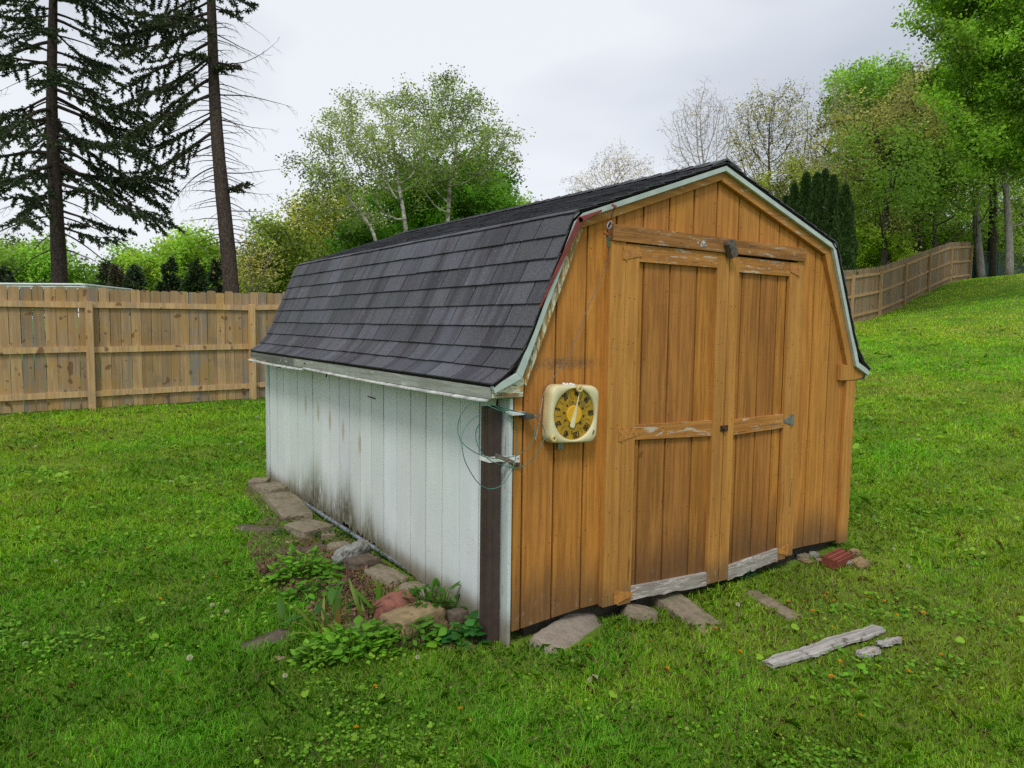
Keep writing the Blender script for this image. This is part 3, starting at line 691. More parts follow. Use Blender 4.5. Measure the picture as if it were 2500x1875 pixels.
# ------------------------------------------------------------------ thermometer hanging left of the doors
TX, TZ, TY = .340, 1.106, -.080
th_ = wroot('wall_thermometer', (TX, -.06, TZ), 'square cream dial thermometer with gold face hung left of the doors', 'thermometer')
rot = D2R(3)
def tp(u, w, y): return (TX+u*math.cos(rot)+w*math.sin(rot), y, TZ-u*math.sin(rot)+w*math.cos(rot))
def rsq(hw, hh, r, bulge, n=9):
    P = []
    for (sx, sz, a0) in ((1, -1, -90), (1, 1, 0), (-1, 1, 90), (-1, -1, 180)):
        for k in range(n):
            a = D2R(a0+90*k/(n-1)); P.append((sx*(hw-r)+r*math.cos(a), sz*(hh-r)+r*math.sin(a)))
    Q = []
    for i in range(len(P)):
        a, b = P[i], P[(i+1) % len(P)]; Q.append(a)
        m = int(math.hypot(a[0]-b[0], a[1]-b[1])/.014)
        Q += [(a[0]+(b[0]-a[0])*k/(m+1), a[1]+(b[1]-a[1])*k/(m+1)) for k in range(1, m+1)]
    P = Q
    return [(x*(1+bulge*(1-(z/hh)**2)), z*(1+bulge*(1-(x/hw)**2))) for x, z in P]
o1 = rsq(.158, .150, .045, .02); n1 = len(o1)
def ring_mesh(rings, closed_last=False):
    b = MB(); vs = []
    for P, y in rings: vs += [tp(u, w, y) for u, w in P]
    n = len(rings[0][0]); f = [(i*n+k, i*n+(k+1) % n, (i+1)*n+(k+1) % n, (i+1)*n+k) for i in range(len(rings)-1) for k in range(n)]
    b.add(vs, f); return b
sc_ = lambda P, s_: [(u*s_, w*s_) for u, w in P]
RD = .139
def circ_for(P, r): return [(r*math.cos(math.atan2(w, u)), r*math.sin(math.atan2(w, u))) for u, w in P]
dcx = -.004
cs = ring_mesh([(sc_(o1, 1.03), -.018), (sc_(o1, 1.03), -.045), (sc_(o1, 1.01), TY+.022)])
cso = cs.build('casing', m_cream_side, th_, smooth=True)
fr = ring_mesh([(sc_(o1, 1.01), TY+.022), (sc_(o1, .995), TY+.006), (sc_(o1, .965), TY), (circ_for(o1, RD+.004), TY-.001), (circ_for(o1, RD), TY+.003), (circ_for(o1, RD-.001), TY+.014)])
fr.build('bezel', m_cream, th_, smooth=True)
YD = TY+.012
dl_ = MB(); dl_.lathe([(RD, 0), (RD, .003)], tp(0, 0, YD+.003), (0, -1, 0), 56); dl_.build('dial', m_dial, th_)
hb = MB(); hb.lathe([(.050, 0), (.050, .006), (.048, .0075)], tp(0, -.002, YD), (0, -1, 0), 40); hb.build('centre_disc', m_hub, th_)
pn = MB(); pa = D2R(11)
def pp(u, w): return tp(u*math.cos(pa)+w*math.sin(pa), -u*math.sin(pa)+w*math.cos(pa)-.002, 0)[::2]
pn.prism([pp(-.017, -.066), (pp(.0, -.072)), pp(.017, -.066), pp(.0035, .06), pp(.0012, .128), pp(-.0012, .128), pp(-.0035, .06)], front_fn(0), YD-.0085, YD-.0105); pn.build('pointer', m_pointer, th_)
for (x, z, r) in ((.361, 1.243, .021), (.196, .988, .021)):
    k = MB(); k.lathe([(r, 0), (r, .012), (r*.86, .016), (r*.5, .0165), (r*.25, .014)], (x, TY+.002, z), (0, -1, 0), 22); ko = k.build('knob', m_knob, th_, smooth=True)
    k = MB(); k.lathe([(.0045, 0), (.004, .002)], (x, TY-.0125, z), (0, -1, 0), 8); k.build('screw', m_rust, ko)
k = MB(); k.box((.270, -.03, .915), (.305, -.02, .975)); k.build('hanger_tab', m_steel, th_, bevel=.003)
k = MB()
for i in range(9): k.lathe([(.002, -.006), (.009, -.002), (.008, .004), (.002, .007)], (.29+i*.0075, -.05+rnd.uniform(-.01, .01), 1.262+rnd.uniform(-.004, .006)), (rnd.uniform(-1, 1), rnd.uniform(-1, 1), 1), 7)
k.build('glue_lump', m_strap, th_, smooth=True)
ps = MB(); ps.prism([(TX+.118, TZ-.118), (TX+.132, TZ-.112), (TX+.136, TZ-.094), (TX+.128, TZ-.09), (TX+.122, TZ-.104)], front_fn(0), TY-.0012, TY-.0022); ps.build('worn_badge', m_steel, th_)
def text_mesh(txt, size, ang, r, y, sx=.62, bold=.012):
    cu = bpy.data.curves.new('t', 'FONT'); cu.body = txt; cu.size = size; cu.align_x = 'CENTER'; cu.align_y = 'CENTER'; cu.offset = bold*size; cu.extrude = .0006; cu.resolution_u = 3
    ob = bpy.data.objects.new('t', cu); COL.objects.link(ob); dg = bpy.context.evaluated_depsgraph_get(); me = bpy.data.meshes.new_from_object(ob.evaluated_get(dg))
    vs = []; ca, sa = math.cos(-ang), math.sin(-ang)
    for v in me.vertices:
        u, w = v.co.x*sx, v.co.y+r; vs.append(tp(u*ca-w*sa, u*sa+w*ca, y-v.co.z))
    f = [tuple(p.vertices) for p in me.polygons]; bpy.data.objects.remove(ob); bpy.data.curves.remove(cu); bpy.data.meshes.remove(me); return vs, f
nm_ = MB(); fa_ = lambda F: D2R(5+(F-40)*2.025)
for F in range(-40, 121, 20):
    nm_ = MB(); nm_.add(*text_mesh(str(abs(F)), .050, fa_(F), .1125, YD-.002, .58, .02)); nm_.build('numeral', m_black, th_)
nm_ = MB()
vs, f = text_mesh('F.', .024, 0, 0, YD-.002, .62, .02); c0 = tp(-.006, -.100, 0); c1 = tp(0, 0, 0)
nm_.add([(x+c0[0]-c1[0], y, z+c0[2]-c1[2]) for x, y, z in vs], f); nm_.build('degree_letter', m_black, th_)
n2 = MB()
for C_ in range(-40, 51, 10): n2.add(*text_mesh(str(abs(C_)), .016, fa_(C_*1.8+32), .066, YD-.002, .75, .03))
n2.build('small_numerals', m_black, th_)
tk = MB()
for F in range(-30, 120, 20):
    a = fa_(F); ca, sa = math.cos(-a), math.sin(-a)
    q = [(-.0009, .084), (.0009, .084), (.0009, .118), (-.0009, .118)]; q = [tp(u*ca-w*sa, u*sa+w*ca, 0)[::2] for u, w in q]; tk.prism(q, front_fn(0), YD-.0008, YD-.0014)
for F in range(-35, 120, 10):
    a = fa_(F); ca, sa = math.cos(-a), math.sin(-a)
    q = [(-.0007, .078), (.0007, .078), (.0007, .083), (-.0007, .083)]; q = [tp(u*ca-w*sa, u*sa+w*ca, 0)[::2] for u, w in q]; tk.prism(q, front_fn(0), YD-.0008, YD-.0014)
tk.build('tick_marks', m_black, th_)

# ------------------------------------------------------------------ wires
def smooth(pts, n=6):
    P = [Vector(p) for p in pts]; R = []
    for i in range(len(P)-1):
        a, b, c, d = P[max(i-1, 0)], P[i], P[i+1], P[min(i+2, len(P)-1)]
        for k in range(n):
            t = k/n; R.append(.5*((2*b)+(c-a)*t+(2*a-5*b+4*c-d)*t*t+(3*b-a-3*c+d)*t**3))
    return R+[P[-1]]
def zpt(x, y, sc0, ox, oy, Y): return tuple(on_plane(ox+x/sc0, oy+y/sc0, 1, Y))
wr = empty('wire_coil', (0, 0, 0), 'loose green wire coil hung around the top of the brown downspout', 'wire')
b = MB(); q = [zpt(x, y, 2.3284, 1200, 380, Y_) for x, y, Y_ in ((668, 520, -.075), (662, 570, -.06), (645, 640, -.05), (600, 750, -.05), (545, 870, -.05), (500, 990, -.05), (440, 1130, -.05), (385, 1220, -.05), (320, 1305, -.05), (290, 1370, -.055))]
q += [zpt(x, y, 2.552, 1050, 850, Y_) for x, y, Y_ in ((700, 320, -.06), (686, 400, -.08), (682, 440, -.1), (668, 520, -.11), (655, 570, -.12))]
b.tube(smooth(q), .0022, 6); b.build('straight_wire', m_grey_wire, wr)
def zc(pts, Y0): return [zpt(x, y, 3.16, 600, 820, Y0+.02*math.sin(i*1.3)) for i, (x, y) in enumerate(pts)]
for Yc_, pts in ((-.11, [(2000, 575), (1960, 560), (1890, 525), (1800, 508), (1720, 535), (1655, 620), (1636, 720), (1655, 800), (1710, 860), (1800, 915), (1900, 945), (2000, 938), (2090, 925), (2160, 880), (2212, 820), (2228, 740), (2215, 670), (2150, 600), (2060, 575), (1960, 545)]),
                 (-.13, [(1805, 605), (1720, 670), (1670, 760), (1668, 850), (1690, 960), (1740, 1060), (1800, 1140), (1880, 1180), (1970, 1155), (2040, 1060), (2080, 950), (2092, 800), (2085, 690), (2030, 610), (1950, 572), (1870, 540)]),
                 (-.12, [(1800, 680), (1775, 740), (1785, 830), (1830, 910), (1900, 970), (1990, 1000), (2080, 1020), (2170, 990), (2240, 910), (2290, 820), (2310, 760), (2280, 670), (2200, 605), (2090, 585), (1980, 570)])):
    b = MB(); b.tube(smooth(zc(pts, Yc_)), .0021, 6); b.build('coil_loop', m_green_wire, wr)
b = MB(); b.tube(smooth([zpt(x, y, 2.552, 1050, 850, -.1) for x, y in ((636, 380), (660, 400), (690, 420), (680, 432), (655, 430), (690, 415), (640, 425))]), .002, 5); b.build('wire_knot', m_grey_wire, wr)
tb = empty('turnbuckle', (0, 0, 0), 'rusty turnbuckle and hooks hanging from the rake board at the left of the header', 'turnbuckle')
q = [zpt(x, y, 2.3284, 1200, 380, -.075) for x, y in ((700, 290), (690, 320), (682, 350), (674, 385), (662, 400), (660, 440), (656, 455))]
b = MB(); b.tube(smooth(q), .0035, 6); b.build('rod', m_rust, tb)
b = MB(); b.tube(smooth([zpt(x, y, 2.3284, 1200, 380, -.085) for x, y in ((682, 372), (668, 380), (658, 400), (662, 416), (674, 412), (682, 395), (682, 372))]), .004, 7); b.build('ring', m_galv, tb)
for x, y in ((697, 288), (652, 448)):
    b = MB()
    for k in range(3): b.tube([zpt(x-14+k*9, y-6+rnd.uniform(-6, 6), 2.3284, 1200, 380, -.08), zpt(x+6+k*3, y+8+rnd.uniform(-8, 4), 2.3284, 1200, 380, -.09)], .005, 6)
    b.build('clamp', simple('red_oxide_clamp', (.2, .05, .03), .7), tb)
b = MB()
for s_ in (0, math.pi): b.tube([tuple(Vector(zpt(658+2*(k/8), 455+k*65/24, 2.3284, 1200, 380, -.08))+Vector((math.cos(k*.9+s_)*.006, math.sin(k*.9+s_)*.006, 0))) for k in range(25)], .0028, 5)
b.build('twisted_wire', m_green_wire, tb)

# ------------------------------------------------------------------ stones, slabs, boards on the ground
def blob(name, c, size, yaw, mat, label, cat='stone', seed=0, box=.5, sub=4, rough=.1, tilt=(0, 0), group=None):
    """irregular stone: a subdivided box pushed part-way to a ball and roughened"""
    r = np.random.default_rng(seed+5); n = 2**sub; V_ = []; F_ = []; idx = {}
    def vid(p):
        k = tuple(np.round(p, 5))
        if k not in idx: idx[k] = len(V_); V_.append(p)
        return idx[k]
    for ax in range(3):
        for s_ in (-1, 1):
            for i in range(n):
                for j in range(n):
                    q = []
                    for a, b_ in ((0, 0), (1, 0), (1, 1), (0, 1)):
                        p = [0, 0, 0]; p[ax] = s_; p[(ax+1) % 3] = -1+2*(i+a)/n; p[(ax+2) % 3] = -1+2*(j+b_)/n; q.append(vid(np.array(p, float)))
                    F_.append(q if s_ > 0 else q[::-1])
    V_ = np.array(V_); sph = V_/np.linalg.norm(V_, axis=1)[:, None]*1.15; P = V_*box+sph*(1-box)
    d = np.zeros(len(P))
    for k in range(7):
        w = r.normal(size=3)*(1.2+k*.9); d += np.sin(P@w+r.random()*6)/(1+k*.7)
    hf = np.sin(P[:, :1]*17+seed)*np.sin(P[:, 1:2]*15+2)*np.sin(P[:, 2:3]*13+1); P = P*(1+rough*d[:, None]*.5+hf*rough*.35)+r.normal(size=P.shape)*rough*.16
    P = P*np.array(size)/2
    R = (Matrix.Rotation(yaw, 3, 'Z') @ Matrix.Rotation(tilt[0], 3, 'X') @ Matrix.Rotation(tilt[1], 3, 'Y')); P = P@np.array(R).T
    o = npmesh(name, P, np.array(F_), np.ones_like(P), mat, smooth=box < .8); o.location = c
    if box >= .8: pass
    return tag(o, label, cat, group)
def gp(x, y, z0=0, ox=550, oy=1100, s_=2.7657):
    p = ground_at(ox+x/s_, oy+y/s_); return Vector((p[0], p[1], p[2]+z0))
YAW = 0
def slab(a, b, w, h, mat, label, seed, name='edging_stone', box=.86, rough=.06, ox=550, oy=1100, s_=2.7657, tilt=(0, 0), cat='stone', up=-.02):
    A, B = gp(*a, 0, ox, oy, s_), gp(*b, 0, ox, oy, s_); c = (A+B)/2; l_ = (B-A).length; c.z = hz(c.x, c.y)+h*up
    return blob(name, c, (l_, w, h), math.atan2(B.y-A.y, B.x-A.x), mat, label, cat, seed, box, 4, rough, tilt)
slab((170, 245), (290, 240), .20, .16, m_conc, 'rounded end stone at the far corner of the white wall, first of the border', 1)
slab((260, 265), (385, 300), .26, .15, m_conc, 'short tan border slab second from the far corner of the white wall', 2)
slab((350, 325), (490, 490), .27, .17, m_conc, 'longest tan border slab with a broken lower end beside the grey pipe', 3)
slab((480, 530), (640, 590), .28, .16, m_conc, 'tan border slab with a curved face below the longest slab', 4)
slab((640, 590), (740, 580), .16, .09, m_conc, 'thin border slab half hidden by weeds next to the grey pipe', 5)
blob('stone', gp(765, 670), (.15, .12, .10), .4, m_conc, 'small brown stone leaning above the white-grey rock', seed=6)
blob('stone', gp(860, 760, .04), (.26, .13, .17), .5, m_grey, 'jagged pale grey rock in the middle of the border', seed=7, box=.35, rough=.3)
blob('stone', gp(925, 800, .02), (.24, .16, .13), .2, m_slab, 'dark brown stone right of the jagged pale rock', seed=8)
slab((975, 850), (1190, 935), .17, .15, m_conc, 'long pinkish border stone near the open end of the pipe', 9, rough=.10, box=.6)
slab((1210, 960), (1400, 1035), .15, .14, m_conc, 'last border stone before the weeds at the near corner', 10, rough=.12, box=.6)
blob('stone', gp(1150, 1140, .05), (.22, .19, .19), .3, m_granite, 'round pink granite cobble in the bare soil', seed=11, box=.25, rough=.1)
blob('stone', gp(1270, 1215, .04), (.32, .20, .15), .25, m_tan, 'angular tan block right of the pink cobble', seed=12, box=.75, rough=.06)
blob('stone', gp(980, 1215, .0), (.26, .18, .08), .1, m_slab, 'flat grey-brown stone left of the tan block', seed=13, box=.5)
blob('stone', gp(1285, 1125, .03), (.16, .10, .09), .1, m_tan, 'pale yellow stone behind the tan block', seed=14, box=.5)
blob('stone', gp(1565, 1165, .03), (.11, .09, .10), .1, m_slab, 'small dark stone beside the downspout foot', seed=15)
blob('stone', gp(520, 700, -.01), (.46, .30, .07), -.2, m_slab, 'large dark flat flagstone among weeds left of the border', seed=16, box=.5)
blob('stone', gp(240, 540, -.015), (.5, .2, .07), -.7, m_slab, 'half buried flat stone farthest left in the grass', seed=17, box=.5)
blob('stone', gp(455, 625, .0), (.16, .10, .04), -.1, m_tan, 'small pinkish flat chip above the dark flagstone', seed=18)
blob('stone', gp(360, 1420, .0), (.07, .05, .035), .3, m_tan, 'small tan pebble in the lawn below the weeds', 'pebble', seed=19)
blob('stone', gp(740, 945, .01), (.26, .07, .05), .5, m_slab, 'long brown stone shard lying on the bare soil', seed=20)
blob('stone', gp(270, 1290, -.012), (.34, .15, .04), .4, m_slab, 'buried brown stone showing through the lawn left of the tall weeds', seed=28)
fk = dict(ox=1150, oy=1250, s_=4.148)
blob('concrete_slab', gp(1010, 1235, -.045, **fk), (.54, .25, .13), .35, m_aggr, 'pebbled concrete slab tilted in front of the orange corner', 'slab', 21, .8, rough=.04, tilt=(D2R(24), 0))
blob('concrete_slab', gp(1690, 1060, .0, **fk), (.18, .2, .13), .9, m_conc, 'small broken wedge of concrete below the left door hinge', 'slab', 22, .7, rough=.08, tilt=(.25, .2))
fr_ = dict(ox=1400, oy=900, s_=2.07375)
A, B = gp(450, 1180, **fr_), gp(700, 1320, **fr_); c = (A+B)/2
blob('concrete_slab', c+Vector((0, 0, -.035)), ((B-A).length*1.15, .19, .15), math.atan2(B.y-A.y, B.x-A.x), m_conc, 'long concrete ramp slab sloping away from the left door', 'slab', 23, .85, rough=.035, tilt=(0, .14))
A, B = gp(890, 1130, **fr_), gp(1115, 1265, **fr_); c = (A+B)/2
blob('concrete_slab', c+Vector((0, 0, -.03)), ((B-A).length*1.05, .11, .09), math.atan2(B.y-A.y, B.x-A.x), m_conc, 'narrow concrete strip sunk in the grass before the right door', 'slab', 24, .8, rough=.04, tilt=(0, .04))
# cored brick
bp = Vector((2.64, -.185, hz(2.64, -.185)+.045)); br = empty('brick', bp, 'red cored brick lying at the right end of the orange wall', 'brick'); br.rotation_euler = (D2R(10), D2R(-3), .10)
def cored():
    b = MB(); X_, Y_, Z_ = .118, .056, .034; nxh, nyh = 7, 3; sx, sy = 2*X_/nxh, 2*Y_/nyh; r = .0125
    b.add([(-X_, -Y_, -Z_), (X_, -Y_, -Z_), (X_, Y_, -Z_), (-X_, Y_, -Z_), (-X_, -Y_, Z_), (X_, -Y_, Z_), (X_, Y_, Z_), (-X_, Y_, Z_)], [(0, 3, 2, 1), (0, 1, 5, 4), (1, 2, 6, 5), (2, 3, 7, 6), (3, 0, 4, 7)])
    for i in range(nxh):
        for j in range(nyh):
            cx, cy = -X_+sx*(i+.5), -Y_+sy*(j+.5); o = []; c_ = []; n = 12
            for k in range(n):
                a = 2*math.pi*(k+.5)/n; ca, sa = math.cos(a), math.sin(a); m = 1/max(abs(ca), abs(sa)); o.append((cx+ca*m*sx/2, cy+sa*m*sy/2, Z_)); c_.append((cx+ca*r, cy+sa*r, Z_))
            lo = [(x, y, -Z_*.6) for x, y, z in c_]
            b.add(o+c_+lo, [(k, (k+1) % n, n+(k+1) % n, n+k) for k in range(n)]+[(n+k, n+(k+1) % n, 2*n+(k+1) % n, 2*n+k) for k in range(n)]+[tuple(range(2*n, 3*n))])
    return b
cored().build('brick_body', m_brick, br)
for i, (x, y, s_, m, lb) in enumerate(((1165, 965, .12, m_conc, 'pale rubble chunk left of the red brick, farthest from it'), (1215, 955, .09, m_grey, 'grey rubble chunk close to the left end of the red brick'), (1180, 985, .07, m_tan, 'small tan rubble chip in front of the rubble pile'),
                                      (1250, 985, .07, m_conc, 'small concrete chip just in front of the brick'), (1455, 1000, .15, m_tan, 'flat tan stone right of the red brick'), (1390, 990, .09, m_grey, 'grey chip under the right end of the brick'), (1425, 940, .08, m_tan, 'tan chip behind the right end of the brick'))):
    blob('stone', gp(x, y, .015, **fr_), (s_, s_*.7, s_*.45), i*.8, m, lb, seed=40+i, box=.5, rough=.2)
# old moulded boards lying in the grass
def oldboard(a, b_, w, label, seed):
    A, B = gp(*a, **fr_), gp(*b_, **fr_); c = (A+B)/2; l_ = (B-A).length; r = random.Random(seed); mb = MB(); n = 26
    prof_ = [(-w/2, -.012), (w/2, -.012), (w/2, .006), (w*.22, .008), (w*.20, .001), (w*.12, .001), (w*.1, .010), (-w*.28, .012), (-w*.30, .003), (-w/2, .004)]
    vs = []; k_ = len(prof_)
    for i in range(n+1):
        u = -l_/2+l_*i/n; e = (r.uniform(.75, 1.0) if 2 < i < n-2 else r.uniform(.6, .85))
        for v_, z in prof_: vs.append((u+r.uniform(-.01, .01), v_*(e if v_ > .3*w or v_ < -.35*w else 1)+.006*math.sin(i*.5), z+r.uniform(-.001, .001)))
    f = [(i*k_+j, i*k_+(j+1) % k_, (i+1)*k_+(j+1) % k_, (i+1)*k_+j) for i in range(n) for j in range(k_)]+[tuple(range(k_)), tuple(range(n*k_, n*k_+k_))]
    mb.add(vs, f); o = mb.build('board', m_plank); o.location = (c.x, c.y, hz(c.x, c.y)+.03); o.rotation_euler = (0, math.atan2(A.z-B.z, l_), math.atan2(B.y-A.y, B.x-A.x)); return tag(o, label, 'board')
oldboard((985, 1520), (1545, 1335), .10, 'long weathered grey moulded board lying in the grass', 3)
oldboard((1450, 1475), (1530, 1445), .07, 'short scrap of grey board beside the long board', 4)
oldboard((1545, 1422), (1650, 1392), .05, 'thin board sliver right of the long board', 5)
pipe = MB(); a, b_ = Vector(tuple(gp(482, 348))), Vector(tuple(gp(1240, 838)))
pts = [a.lerp(b_, k/10)+Vector((0, 0, .035)) for k in range(11)]; pipe.tube(pts, .0195, 14, cap=False); pipe.tube(pts[::-1], .0165, 14, cap=False)
tag(pipe.build('conduit_pipe', m_galv, smooth=True), 'grey galvanised pipe with open end lying along the foot of the white wall', 'pipe')

# ------------------------------------------------------------------ fences
def fence(posts, label, mats, m_p, bays_from=0, ptop=1.63, kick=False, seed=1, Hh=1.83, pitch=.1455, pointed=False, gh=None):
    r = random.Random(seed); gh = gh or hz
    root = wroot('wooden_fence', (posts[0][0], posts[0][1], gh(*posts[0])), label, 'fence')
    for i, (x, y) in enumerate(posts):
        z = gh(x, y); d = Vector((posts[min(i+1, len(posts)-1)][0]-posts[max(i-1, 0)][0], posts[min(i+1, len(posts)-1)][1]-posts[max(i-1, 0)][1], 0)).normalized(); n_ = Vector((d.y, -d.x, 0))
        b = MB(); c = Vector((x, y, z))+n_*.056; w = .048; vs = []
        for zz in (-.15, ptop):
            for u, v in ((-w, -w), (w, -w), (w, w), (-w, w)): q = c+d*u+n_*v; vs.append((q.x, q.y, z+zz))
        t_ = r.uniform(1.05, 1.2); b.add(vs, [(0, 3, 2, 1), (4, 5, 6, 7), (0, 1, 5, 4), (1, 2, 6, 5), (2, 3, 7, 6), (3, 0, 4, 7)], (t_, .2, r.random())); b.build('post', m_p, root, bevel=.004)
    for i in range(len(posts)-1):
        A, B = Vector((*posts[i], 0)), Vector((*posts[i+1], 0)); l_ = (B-A).length; d = (B-A)/l_; n_ = Vector((d.y, -d.x, 0)); zA, zB = gh(*posts[i]), gh(*posts[i+1])
        zz = lambda u: zA+(zB-zA)*u/l_
        b = MB(); u = .002
        while u < l_-.03:
            w = min(pitch-.009+r.uniform(-.002, .002), l_-u); h = Hh+r.uniform(-.02, .014); z = zz(u+w/2); dy = r.uniform(-.003, .003)
            wr_ = rnd.random(); gapw = r.uniform(.004, .012)
            c = .022; prof_ = [(u, z+.02), (u+w, z+.02), (u+w, z+h-c), (u+w-c, z+h), (u+c, z+h), (u, z+h-c)] if not pointed else [(u, z+.02), (u+w, z+.02), (u+w, z+h-.05), (u+w*.62, z+h), (u+w*.38, z+h), (u, z+h-.05)]
            gy_ = r.random()**1.3
            b.prism(prof_, lambda a_, h_, t: tuple(Vector((A.x, A.y, 0))+d*a_+n_*(-t+dy)+Vector((0, 0, h_))), 0, .016, (r.uniform(.70, 1.04), gy_, r.random()))
            u += w+gapw
        b.build('pickets', mats, root)
        for zr in (.24, .91, 1.58):
            b = MB(); e = .052; t_ = r.uniform(1.12, 1.28); o0 = n_*.022; s0 = r.uniform(-.01, .01); s1 = r.uniform(-.01, .01)
            vs = []
            for u_, zs_ in ((e-.004, s0), (l_/2, r.uniform(-.006, .006)), (l_-e+.004, s1)):
                for v_, w_ in ((.002, -.044), (.038, -.044), (.038, .044), (.002, .044)): q = A+d*u_+n_*v_; vs.append((q.x, q.y, zz(u_)+zr+w_+zs_))
            b.add(vs, [(0, 1, 2, 3), (11, 10, 9, 8)]+[(k*4+j, (k+1)*4+j, (k+1)*4+(j+1) % 4, k*4+(j+1) % 4) for k in range(2) for j in range(4)], (t_, .12, r.random())); b.build('rail', m_p, root)
        if kick:
            b = MB(); vs = []
            for u_ in (e, l_-e):
                for v_, w_ in ((.002, -.06), (.02, -.06), (.02, .05), (.002, .05)): q = A+d*u_+n_*v_; vs.append((q.x, q.y, zz(u_)+w_))
            b.add(vs, [(0, 1, 2, 3), (7, 6, 5, 4)]+[(j, 4+j, 4+(j+1) % 4, (j+1) % 4) for j in range(4)], (.95, .3, .5)); b.build('kick_board', m_p, root)
    return root
P1 = np.array([-1.28, FY(-1.28)]); dL = np.array([1, .101])/math.hypot(1, .101)*2.44
left_posts = [tuple(P1+dL*k) for k in (-4, -3, -2, -1, 0, 1, 2, 3)]
def plane_hit(px, py, P0, dv):
    nrm = np.array([-dv[1], dv[0]]); d = ray(px, py); t = ((np.array(P0)-CAM[:2])@nrm)/(d[:2]@nrm); return CAM+d*t
fence(left_posts, 'cedar privacy fence across the back of the lawn left of the shed', m_fence, m_fpost, seed=3)
R0 = (24.3, 12.2); dR = (1, .21)
rb = [plane_hit(px, py, R0, dR) for px, py in ((2073.5, 800), (2142.7, 774.6), (2204, 743), (2263, 712), (2315.6, 696), (2364.5, 685))]
RB = [(p[0], p[1]) for p in rb]; d0 = np.array(RB[0])-np.array(RB[1]); RB = [tuple(np.array(RB[0])+d0*k*.98) for k in (3, 2, 1)]+RB
RZ = {}
fence(RB, 'weathered picket fence climbing the hill right of the shed', m_fence2, m_fpost2, kick=True, seed=8, pointed=True, ptop=1.66)

# ------------------------------------------------------------------ trees
def colonize(rng, base, h0, attr, step=.35, kill=.5, infl=3.5, stems=None, wob=.06, maxit=140):
    """space colonisation: branches grow from the trunk into the cloud of attractor points"""
    nodes = [np.array(base, float)]; par = [-1]
    for (dx, dy, hh) in (stems or [(0, 0, h0)]):
        p = np.array(base, float); last = 0; n = max(2, int(hh/step)); d = np.array([dx, dy, 1.]); d /= np.linalg.norm(d)
        for k in range(n):
            p = p+d*step+rng.normal(size=3)*wob*step*np.array([1, 1, .3]); nodes.append(p); par.append(last); last = len(nodes)-1
    A = attr; N = np.array(nodes); near = np.zeros(len(A), int); dist = np.full(len(A), 1e9)
    def upd(i0):
        nonlocal near, dist
        d = np.linalg.norm(A[:, None]-N[None, i0:], axis=2); j = d.argmin(1); dm = d[np.arange(len(A)), j]; m = dm < dist
        near[m] = j[m]+i0; dist[m] = dm[m]
    upd(0)
    for it in range(maxit):
        if len(A) == 0: break
        act = dist < (infl if it > 8 else 1e9)
        if not act.any(): act = dist < dist.min()+.5
        v = A[act]-N[near[act]]; v /= np.linalg.norm(v, axis=1)[:, None]+1e-9
        u, inv = np.unique(near[act], return_inverse=True); s = np.zeros((len(u), 3)); np.add.at(s, inv, v)
        s += rng.normal(size=s.shape)*.25; s /= np.linalg.norm(s, axis=1)[:, None]+1e-9
        new = N[u]+s*step; i0 = len(N); N = np.vstack([N, new]); par += list(u); upd(i0)
        k = dist > kill; A, near, dist = A[k], near[k], dist[k]
    return N, np.array(par)
def tree_radii(N, par, rt=.008, p=2.3):
    r = np.zeros(len(N)); kids = np.zeros(len(N), int)
    for i in range(len(N)-1, 0, -1):
        if kids[i] == 0: r[i] = rt**p
        r[par[i]] += r[i]; kids[par[i]] += 1
    return r**(1/p), kids
def segs(N, par, r, k=5, jit=None):
    i = np.arange(1, len(N)); a, b = N[par[i]], N[i]; ra = np.minimum(r[par[i]], r[i]*1.25); ra[r[i] > .75*r[par[i]]] = r[par[i]][r[i] > .75*r[par[i]]]; rb = r[i]
    t = b-a; t /= np.linalg.norm(t, axis=1)[:, None]+1e-9; ref = np.where(np.abs(t[:, 2:3]) > .9, np.array([[1., 0, 0]]), np.array([[0, 0, 1.]]))
    u = np.cross(t, ref); u /= np.linalg.norm(u, axis=1)[:, None]; w = np.cross(t, u); a = a-t*ra[:, None]*.3
    an = 2*np.pi*np.arange(k)/k; c, s = np.cos(an)[None, :, None], np.sin(an)[None, :, None]
    off = u[:, None]*c+w[:, None]*s; Va = a[:, None]+off*ra[:, None, None]; Vb = b[:, None]+off*rb[:, None, None]
    V = np.concatenate([Va, Vb], 1).reshape(-1, 3); m = len(i); o = (np.arange(m)*2*k)[:, None]; q = np.arange(k)[None]
    F = np.stack([o+q, o+(q+1) % k, o+k+(q+1) % k, o+k+q], 2).reshape(-1, 4); return V, F
def leaf_quads(rng, P, size, cols, droop=0., stretch=1.5):
    n = len(P); d = rng.normal(size=(n, 3)); d[:, 2] = d[:, 2]*.6-droop; d /= np.linalg.norm(d, axis=1)[:, None]
    e = np.cross(d, rng.normal(size=(n, 3))); e /= np.linalg.norm(e, axis=1)[:, None]+1e-9
    s = size*rng.uniform(.6, 1.3, n)[:, None]; V = np.stack([P, P+d*s*stretch*.45+e*s*.42, P+d*s*stretch, P+d*s*stretch*.45-e*s*.42], 1).reshape(-1, 3)
    F = (np.arange(n)*4)[:, None]+np.arange(4)[None]; return V, F, np.repeat(cols, 4, 0)
def leaf_cols(rng, n, base, var=.22, clump=None):
    base = np.array(base)*(LIFT if base[1] > .1 else 1.)
    c = np.array(base)[None]*(1+rng.normal(size=(n, 1))*var*.7)+np.array([.35, .25, -.05])[None]*base[1]*1.0*rng.normal(size=(n, 1))*var*.55
    if clump is not None: c = c*np.clip(1+clump[:, None]*.42, .35, 2)
    return np.clip(c, .004, .8)
